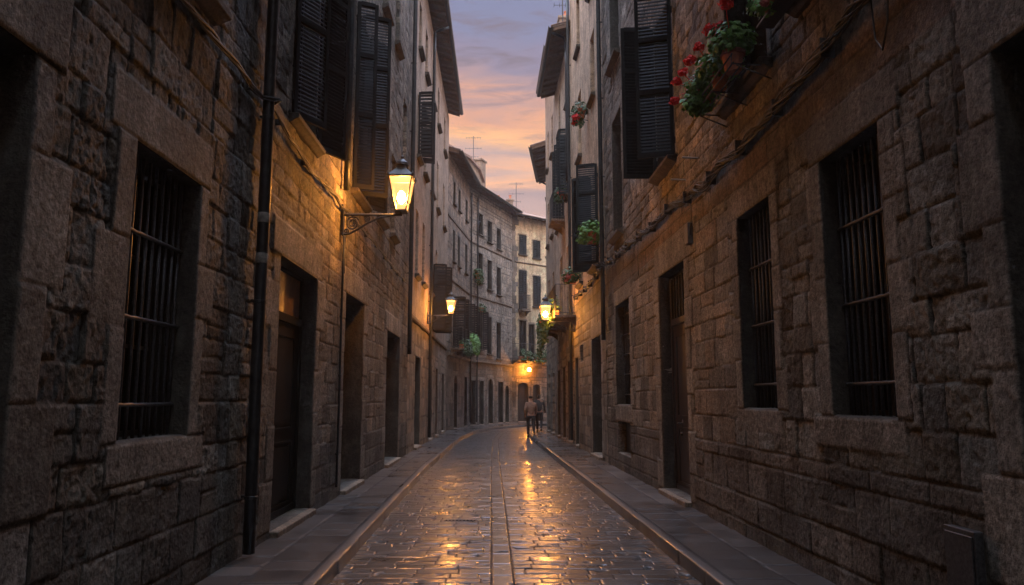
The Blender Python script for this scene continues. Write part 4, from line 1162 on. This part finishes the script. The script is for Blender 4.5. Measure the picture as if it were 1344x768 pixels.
def flower_head(m, c, r, rg):
    k0 = len(m.v); m.lathe(c, [(r * .2, -r * .5), (r * .62, -r * .2), (r * .62, r * .2), (r * .2, r * .5)], 7)
    for _ in range(46):
        p = Vector((rg.gauss(0, 1), rg.gauss(0, 1), rg.gauss(0, .9))).normalized()
        q = Vector(c) + Vector((p.x * r, p.y * r, p.z * r * .75)) * rg.uniform(.6, 1.08)
        nn_ = (p + Vector((rg.uniform(-.5, .5), rg.uniform(-.5, .5), rg.uniform(-.5, .5)))).normalized()
        a = nn_.orthogonal().normalized(); b_ = nn_.cross(a); s = r * .36; k = len(m.v)
        m.v.append(tuple(q))
        for j in range(5): m.v.append(tuple(q + a * math.cos(j * 1.2566) * s + b_ * math.sin(j * 1.2566) * s + nn_ * s * .35))
        for j in range(5): m.f.append((k, k + 1 + j, k + 1 + (j + 1) % 5))

def potted(fr, s, d, z, label, heads, rg, pot_r=.10, leafr=(.16, .15, .13), n=150, hmat='red', group='geranium pots on the right sill', cat='flower pot', up=.12, lsize=.03, trail=0, lm='leaf'):
    r = empty('flower_pot', fr.pt(s, d, z), label, cat, group)
    MB().lathe((0, 0, 0), [(pot_r * .68, 0), (pot_r * .92, pot_r * 1.5), (pot_r * 1.08, pot_r * 1.5), (pot_r * 1.1, pot_r * 1.85), (pot_r * .95, pot_r * 1.85), (pot_r * .9, pot_r * 1.6)], 16).build('pot', M['terra'], r, smooth=False)
    MB().lathe((0, 0, pot_r * 1.6), [(pot_r * .9, 0), (.01, .01)], 12).build('soil', M['soil'], r)
    m = MB(); c = (0, 0, pot_r * 1.8 + up)
    leaves(m, c, leafr, n, lsize, rg)
    if trail: leaves(m, (fr.n.x * .1, fr.n.y * .1, pot_r - trail * .5), (leafr[0] * .8, leafr[1] * .6, trail), int(n * .7), lsize, rg)
    for _ in range(8): 
        t = (rg.uniform(-1, 1) * leafr[0] * .8, rg.uniform(-1, 1) * leafr[1] * .8, c[2] + rg.uniform(-.3, .8) * leafr[2])
        m.tube([(0, 0, pot_r * 1.6), (t[0] * .4, t[1] * .4, c[2] - .03), t], .004, 4)
    m.build('foliage', M[lm], r)
    for (hs, hd, hz, hr) in heads:
        p = fr.u * hs + fr.n * hd; h_ = MB(); flower_head(h_, (p.x, p.y, hz), hr * 1.3, rg)
        h_.tube([(p.x * .3, p.y * .3, c[2]), (p.x * .8, p.y * .8, (c[2] + hz) / 2 + .02), (p.x, p.y, hz - hr * .5)], .004, 4)
        h_.build('flower', M[hmat], r)
    return r
rg = random.Random(77)
# iron rack of the geranium window
sh = MB()
for d in (.24, .30, .40): sh.tube([(7.35, d, 5.018), (8.8, d, 5.018)], .009, 6)
sh.tube([(7.35, .41, 5.11), (8.8, .41, 5.11)], .008, 6)
for s in (7.38, 8.1, 8.78): sh.tube([(s, .10, 5.005), (s, .41, 5.018), (s, .41, 5.11)], .009, 6).tube([(s, .0, 4.86), (s, .36, 5.005)], .008, 6)
o = sh.build('flower_rack', M['iron'], None, FR_, smooth=True); tag(o, 'thin iron rack carrying the red geranium pots below the right window', 'rack')
potted(FR_, 7.62, .31, 5.03, 'terracotta pot with tall red geraniums at the near end of the window shelf', [(-.2, .12, .66, .055), (.25, .16, .60, .05), (.02, .12, .52, .045), (.1, .16, .46, .03)], rg, pot_r=.12, leafr=(.27, .24, .19), n=480, up=.14, lsize=.035)
potted(FR_, 8.08, .31, 5.03, 'terracotta pot hidden in leaves with red geraniums, in the middle of the window shelf', [(.0, .22, .50, .045), (.24, .24, .46, .045), (.15, .30, .40, .04)], rg, pot_r=.10, leafr=(.27, .24, .18), n=420, up=.10, lsize=.035)
potted(FR_, 8.55, .33, 5.03, 'terracotta pot with drooping red geraniums at the far end of the window shelf', [(.15, .30, .36, .045), (.2, .32, .14, .045), (.05, .24, .44, .04), (-.1, .30, .36, .035)], rg, pot_r=.10, leafr=(.26, .26, .18), n=420, up=.05, lsize=.035, trail=.14)
# the upper right window: shelf and pot
sh = MB().box(5.9, 6.95, .135, .30, 5.18, 5.20)
o = sh.build('flower_shelf', M['iron'], None, FR_); tag(o, 'dark shelf at the top edge above the nearest barred window on the right', 'shelf')
potted(FR_, 6.65, .24, 5.201, 'terracotta pot with pink flowers at the top of the picture, above the nearest right window', [(.15, .1, .16, .03), (-.1, .12, .02, .03), (.25, .1, .30, .03)], rg, pot_r=.12, leafr=(.2, .18, .16), n=200, hmat='pink', trail=.12, up=.02)
# hanging pots
def hanging(fr, s, z, label, heads, hmat, size, trail, n, lm='leafdark', d=.2):
    r = potted(fr, s, d, z, label, heads, rg, pot_r=size, leafr=(size * 2.2, size * 1.8, size * 1.7), n=n, hmat=hmat, trail=trail, up=.03, lsize=size * .32, group='plants hanging on the facades', cat='hanging plant', lm=lm)
    n_ = fr.n; m = MB().tube([(-n_.x * d, -n_.y * d, -.06), (0, 0, -.012), (n_.x * .08, n_.y * .08, -.012)], .012, 5)
    m.build('bracket', M['iron'], r)
hanging(FR_, 20.9, 9.55, 'red flowers spilling from a pot high on the cream wall at the right', [(.1, .1, .1, .08), (-.1, .15, .0, .08), (0, .2, -.12, .07)], 'red', .14, .3, 170)
hanging(FR_, 18.75, 5.45, 'bushy green plant hanging on the right stone wall beside the long shutters', [], 'red', .17, .12, 320, 'leaf', .25)
hanging(FR_, 26.3, 8.6, 'reddish plant by the small balcony high on the narrow cream house', [(.1, .1, .25, .07), (-.1, .1, .2, .07)], 'pink', .14, .2, 150)
hanging(F4b, .75, 8.35, 'green climbing plant hanging at a window of the grey bend house, upper one', [(.1, .1, -.1, .06)], 'pink', .17, .35, 220)
hanging(F4b, 1.3, 6.5, 'small green plant hanging at a lower window of the grey bend house', [], 'pink', .14, .1, 150)
hanging(FR_, 23.4, 5.15, 'rust red potted plant on the cream wall above the right lantern', [(.1, .1, .2, .08), (-.1, .12, .2, .08), (0, .2, .1, .07)], 'pink', .15, .1, 150)

def box_plant(fr, s0, s1, d, z, label, lm, n, h, droop, rgs, flowers=0, fm='pink', size=.05):
    r = empty('planter', fr.pt(s0, d, z), label, 'planter', 'planters on the balconies')
    b = parent_base(r)
    MB().box(s0, s1, d - .1, d + .1, z, z + .18).build('planter_box', M['terra'], r, fr, bevel=.006)
    m = MB(); k = max(2, int((s1 - s0) / .4))
    for i in range(k):
        c = (s0 + (s1 - s0) * (i + .5) / k, d + .06, z + .18 + h * rgs.uniform(.2, .5))
        leaves(m, c, (.3, .26, h * rgs.uniform(.7, 1.1)), n // k, size, rgs, droop=.5)
        if droop: leaves(m, (c[0], d + .16, z - droop * .4), (.28, .12, droop * rgs.uniform(.5, 1)), n // k // 2, size, rgs)
    m.build('foliage', M[lm], r, fr)
    for i in range(flowers):
        f_ = MB(); flower_head(f_, (rgs.uniform(s0, s1), d + rgs.uniform(.0, .25), z + .2 + rgs.uniform(-.2, h)), .07, rgs)
        f_.build('flower', M[fm], r, fr)
box_plant(F4a, 3.4, 5.6, .5, 4.35, 'bright green bush spilling over the balcony of the grey bend house', 'leaflush', 1900, .42, .35, rg)
box_plant(F4a, 1.2, 3.2, .5, 4.06, 'dark green plants on the near end of the bend house balcony', 'leafdark', 500, .3, .3, rg)
box_plant(F5, .1, 1.2, .6, 4.06, 'dark planter on the left half of the far cream house balcony', 'leafdark', 420, .4, .15, rg)
box_plant(F5, 1.4, 2.6, .6, 4.06, 'dark planter on the right half of the far cream house balcony', 'leafdark', 420, .45, .15, rg)
box_plant(FR_, 24.7, 26.3, .60, 4.29, 'green and rust planter at the near end of the balcony above the right lantern', 'leafdark', 500, .4, .35, rg, 5)
box_plant(FR_, 26.6, 28.4, .60, 4.29, 'overgrown planter in the middle of the balcony above the right lantern', 'leafdark', 700, .5, .6, rg, 4)
box_plant(FR_, 28.7, 30.4, .60, 4.29, 'trailing green planter at the far end of the balcony above the right lantern', 'leafdark', 800, .45, .9, rg, 2)

# ------------------------------------------------------------------ antennas
def antenna(loc, hgt, label, sc=1.0):
    r = empty('antenna', loc, label, 'antenna', 'aerials on the far roofs')
    MB().tube([(0, 0, 0), (0, 0, hgt)], .022, 6).build('mast', M['iron'], r)
    m = MB()
    for (z, w, nn) in ((hgt - .1, .45, 6), (hgt - .8, .5, 5), (hgt - 1.35, .3, 4)):
        m.tube([(-w, 0, z), (w, 0, z)], .012, 5)
        for i in range(nn): x = -w + 2 * w * i / (nn - 1); m.tube([(x, -.16, z), (x, .16, z)], .008, 4); m.tube([(x, 0, z - .06), (x, 0, z + .06)], .008, 4)
    m.build('dipoles', M['iron'], r)
antenna(tuple(F4b.pt(4.0, -1.6, 15.9)), 2.2, 'tall television antenna beside the thick chimney on the left roofs')
antenna(tuple(F5.pt(1.75, -1.6, 14.4)), 1.9, 'thin antenna on the roof of the far cream house')
antenna(tuple(FR_.pt(25.6, .2, 14.9)), 2.0, 'aerial at the roof edge of the narrow cream house at the top right')

# ------------------------------------------------------------------ people
def skin_mesh(name, joints, edges, mat, parent, sub=2):
    me = bpy.data.meshes.new(name)
    me.from_pydata([j[0] for j in joints], edges, [])
    o = bpy.data.objects.new(name, me); COL.objects.link(o)
    if parent: o.parent = parent
    o.modifiers.new('Skin', 'SKIN')
    if not me.skin_vertices: 
        bm = bmesh.new(); bm.from_mesh(me); bm.verts.layers.skin.verify(); bm.to_mesh(me); bm.free()
    for i, j in enumerate(joints):
        me.skin_vertices[0].data[i].radius = (j[1], j[2] if len(j) > 2 else j[1]); me.skin_vertices[0].data[i].use_root = (i == 0)
    s = o.modifiers.new('Subsurf', 'SUBSURF'); s.levels = sub; s.render_levels = sub
    o.modifiers['Skin'].use_smooth_shade = True
    dg = bpy.context.evaluated_depsgraph_get(); ev = o.evaluated_get(dg)
    m2 = bpy.data.meshes.new_from_object(ev)
    o.modifiers.clear(); o.data = m2; m2.materials.clear(); m2.materials.append(mat)
    return o

def person(loc, rz, sc, label, top, stride=.24, hair_long=False, bag=False):
    r = empty('person', loc, label, 'person'); r.rotation_euler = (0, 0, rz); r.scale = (sc,) * 3
    # walking away along +y (local)
    a = stride
    hip = .92; J = []
    J.append(((0, 0, hip), .13, .10))            # 0 pelvis
    J.append(((0, .01, 1.12), .125, .09))        # 1 waist
    J.append(((0, .02, 1.36), .15, .10))         # 2 chest
    J.append(((0, .03, 1.47), .07, .06))         # 3 neck base
    J.append(((0, .045, 1.53), .048, .05))       # 4 neck
    J.append(((0, .06, 1.62), .072, .085))       # 5 head
    J.append(((0, .055, 1.70), .066, .08))       # 6 crown
    L = [((-.10, .0, .88), .085), ((-.10, a * .55, .50), .058), ((-.10, a * .65, .09), .036), ((-.10, a * .65 + .15, .035), .03)]
    Rr = [((.10, .0, .88), .085), ((.10, -a * .15, .49), .058), ((.10, -a * .95, .15), .036), ((.10, -a * .95 + .13, .05), .03)]
    A = [((-.19, .02, 1.40), .055), ((-.24, -.06, 1.14), .04), ((-.24, .02, .90), .03), ((-.24, .05, .82), .026)]
    B = [((.19, .02, 1.40), .055), ((.24, .08, 1.14), .04), ((.23, .22, .94), .03), ((.22, .27, .87), .026)]
    E_ = [(0, 1), (1, 2), (2, 3), (3, 4), (4, 5), (5, 6)]
    def add(chain, root):
        k = len(J); J.extend(chain); E_.append((root, k))
        for i in range(len(chain) - 1): E_.append((k + i, k + i + 1))
    add(L, 0); add(Rr, 0); add(A, 2); add(B, 2)
    body_ = skin_mesh('body', J, E_, M['skin'], r)
    # clothes follow the same skeleton, slightly larger
    T = [((0, 0, .86), .155, .125), ((0, .01, 1.12), .15, .115), ((0, .02, 1.36), .172, .122), ((0, .03, 1.46), .10, .085),
         ((-.19, .02, 1.40), .075), ((-.25, -.06, 1.14), .058), ((-.245, .01, .92), .045), ((.19, .02, 1.40), .075), ((.25, .08, 1.14), .058), ((.235, .20, .96), .045)]
    skin_mesh('jacket', T, [(0, 1), (1, 2), (2, 3), (2, 4), (4, 5), (5, 6), (2, 7), (7, 8), (8, 9)], top, r)
    P = [((0, 0, .93), .145, .115), ((-.10, .0, .84), .10), ((-.10, a * .55, .50), .072), ((-.10, a * .65, .11), .054),
         ((.10, .0, .84), .10), ((.10, -a * .15, .49), .072), ((.10, -a * .93, .17), .054)]
    skin_mesh('trousers', P, [(0, 1), (1, 2), (2, 3), (0, 4), (4, 5), (5, 6)], M['trouser'], r)
    for (x, y, z, tl) in ((-.10, a * .65, .0, 0), (.10, -a * .95, .03, .05)):
        MB().hexa([(x - .045, y - .07, z + tl), (x + .045, y - .07, z + tl), (x + .04, y + .20, z - .0), (x - .04, y + .20, z - .0),
                   (x - .04, y - .06, z + .10 + tl), (x + .04, y - .06, z + .10 + tl), (x + .03, y + .17, z + .05), (x - .03, y + .17, z + .05)]).build('shoe', M['shoe'], r, bevel=.012, smooth=True)
    hz = [((0, .02, 1.60), .085, .075), ((0, .035, 1.67), .10, .095), ((0, .045, 1.73), .085, .085)]
    if hair_long: hz = [((0, .0, 1.50), .06, .04), ((0, .02, 1.60), .085, .07), ((0, .045, 1.71), .08, .085)]
    skin_mesh('hair', hz, [(i, i + 1) for i in range(len(hz) - 1)], M['hair'], r)
    # face: nose and ears on the far side of the head
    f = MB(); f.lathe((0, .142, 1.61), [(.014, -.015), (.016, 0), (.006, .03)], 6)
    for sx in (-1, 1): f.lathe((sx * .074, .055, 1.60), [(.008, 0), (.016, .025), (.008, .055)], 6)
    f.build('face', M['skin'], r, smooth=True)
    if bag:
        q = empty('shoulder_bag', loc, 'small brown shoulder bag carried by the walker in the dark coat', 'bag'); q.rotation_euler = (0, 0, rz); q.scale = (sc,) * 3
        MB().box(.25, .33, -.12, .14, .86, 1.10).build('pouch', M['bag'], q, bevel=.02)
        MB().tube([(.29, -.1, 1.08), (.22, -.04, 1.42), (.12, .0, 1.50), (.22, .06, 1.42), (.29, .12, 1.08)], .010, 5).build('strap', M['bag'], q)
person((.80, 32.6, .0), R(6), 1.0, 'person in a light brown jacket and dark trousers walking away down the wet road', M['jacket'], .26)
person((1.22, 34.6, .13), R(-4), .97, 'person in a dark coat on the right pavement beyond the brown jacketed walker', M['coat'], .34, True, True)

# ------------------------------------------------------------------ sky
w = bpy.data.worlds.new('World'); SC.world = w; w.use_nodes = True
nt = w.node_tree; L = nt.links.new
bg = nt.nodes['Background']
tc = N(nt, 'ShaderNodeTexCoord'); sep = N(nt, 'ShaderNodeSeparateXYZ'); L(tc.outputs['Generated'], sep.inputs[0])
def mth(op, a, b=None, c=None, clamp=False):
    n = nt.nodes.new('ShaderNodeMath'); n.operation = op; n.use_clamp = clamp
    for i, v in enumerate((a, b, c)):
        if v is None: continue
        if isinstance(v, (int, float)): n.inputs[i].default_value = v
        else: L(v, n.inputs[i])
    return n.outputs[0]
el = mth('DIVIDE', mth('ARCSINE', sep.outputs[2]), math.pi / 2)          # 0..1 = 0..90 degrees
mp = N(nt, 'ShaderNodeMapping'); mp.inputs['Scale'].default_value = (2.6, 2.6, 15.0); mp.inputs['Rotation'].default_value = (0, R(6), 0); L(tc.outputs['Generated'], mp.inputs[0])
cn = N(nt, 'ShaderNodeTexNoise', Scale=2.2, Detail=7.0, Roughness=.55, Distortion=.4); L(mp.outputs[0], cn.inputs['Vector'])
cn2 = N(nt, 'ShaderNodeTexNoise', Scale=4.2, Detail=7.0, Roughness=.6, Distortion=.6); L(mp.outputs[0], cn2.inputs['Vector'])
elw = mth('MULTIPLY_ADD', mth('SUBTRACT', cn.outputs[0], .5), .085, el)
def e_(d): return d / 90.0
S_ = [(e_(0), (.40, .25, .24)), (e_(12.5), (.46, .30, .30)), (e_(14.6), (.30, .22, .27)), (e_(16.2), (.90, .44, .24)), (e_(18.0), (.46, .31, .32)), (e_(19.8), (1.0, .49, .21)),
      (e_(21.6), (.76, .34, .20)), (e_(23.2), (.42, .255, .27)), (e_(24.8), (.25, .205, .31)), (e_(27.5), (.20, .21, .36)), (e_(38), (.16, .20, .36)), (e_(90), (.27, .33, .39))]
rp = ramp(nt, elw, S_)
back = ramp(nt, el, [(0, (.35, .28, .28)), (.2, (3.6, 2.5, 2.1)), (.42, (1.2, 1.0, .95)), (.6, (.27, .33, .39)), (1, (.27, .33, .39))])
fac = mth('MULTIPLY_ADD', sep.outputs[1], .9, .45, clamp=True)
mx = N(nt, 'ShaderNodeMixRGB'); L(fac, mx.inputs[0]); L(back.outputs[0], mx.inputs[1]); L(rp.outputs[0], mx.inputs[2])
# thin purple clouds in the blue part
cf = mth('MULTIPLY', mth('MULTIPLY_ADD', cn2.outputs[0], 6.0, -3.0, clamp=True), mth('MULTIPLY_ADD', el, 10.0, -1.7, clamp=True))
mc = N(nt, 'ShaderNodeMixRGB'); L(mth('MULTIPLY', cf, .85), mc.inputs[0]); L(mx.outputs[0], mc.inputs[1]); mc.inputs[2].default_value = (.19, .145, .20, 1)
# overhead the twilight sky is brighter than the strip the picture frames

mz = N(nt, 'ShaderNodeMixRGB', blend_type='MULTIPLY'); mz.inputs[0].default_value = 1; L(mc.outputs[0], mz.inputs[1])
zs = mth('MULTIPLY_ADD', ramp(nt, el, [(.36, 0.0), (.62, 1.0)]).outputs[0], 20.0, 1.0)
comb = N(nt, 'ShaderNodeCombineXYZ'); [L(zs, comb.inputs[i]) for i in range(3)]
L(comb.outputs[0], mz.inputs[2])
sky = N(nt, 'ShaderNodeTexSky'); sky.sky_type = 'NISHITA'; sky.sun_disc = False; sky.sun_elevation = R(2); sky.sun_rotation = R(0); sky.altitude = 20
ms = N(nt, 'ShaderNodeMixRGB', blend_type='ADD'); ms.inputs[0].default_value = .03; L(mz.outputs[0], ms.inputs[1]); L(sky.outputs[0], ms.inputs[2])
L(ms.outputs[0], bg.inputs[0]); bg.inputs[1].default_value = 1.0

sun = bpy.data.lights.new('sun', 'SUN'); sun.energy = .4; sun.angle = R(25); sun.color = (1, .62, .42)
so = bpy.data.objects.new('sun', sun); COL.objects.link(so); so.rotation_euler = (R(-62), 0, R(0)); so.location = (0, 60, 40)

# ------------------------------------------------------------------ damp evening air
hz = MB().box(-40, 60, -30, 110, -1.3, 26).build('haze', None); hz['kind'] = 'stuff'
hm = bpy.data.materials.new('haze_air'); hm.use_nodes = True; hn = hm.node_tree; hn.nodes.clear()
ho = hn.nodes.new('ShaderNodeOutputMaterial'); hv = hn.nodes.new('ShaderNodeVolumePrincipled')
hv.inputs['Color'].default_value = (.92, .9, .88, 1); hv.inputs['Density'].default_value = .0013; hv.inputs['Anisotropy'].default_value = .35
hn.links.new(hv.outputs[0], ho.inputs['Volume']); hz.data.materials.clear(); hz.data.materials.append(hm)

# ------------------------------------------------------------------ camera
cam = bpy.data.cameras.new('camera'); cam.sensor_width = 36; cam.lens = 36 * 1000 / 1344; cam.clip_end = 1500; cam.clip_start = .05
co = bpy.data.objects.new('camera', cam); COL.objects.link(co); co.location = (0, 0, 1.65)
co.rotation_euler = (math.pi / 2 + math.atan(.138), 0, 0); SC.camera = co
SC.view_settings.view_transform = 'Standard'; SC.view_settings.look = 'None'; SC.view_settings.exposure = 0; SC.view_settings.gamma = 1
cy = SC.cycles; cy.use_denoising = True; cy.max_bounces = 6; cy.diffuse_bounces = 4; cy.glossy_bounces = 3; cy.transparent_max_bounces = 6; cy.sample_clamp_indirect = 4.0
cy.use_adaptive_sampling = True; cy.adaptive_threshold = .02; cy.caustics_reflective = False; cy.caustics_refractive = False
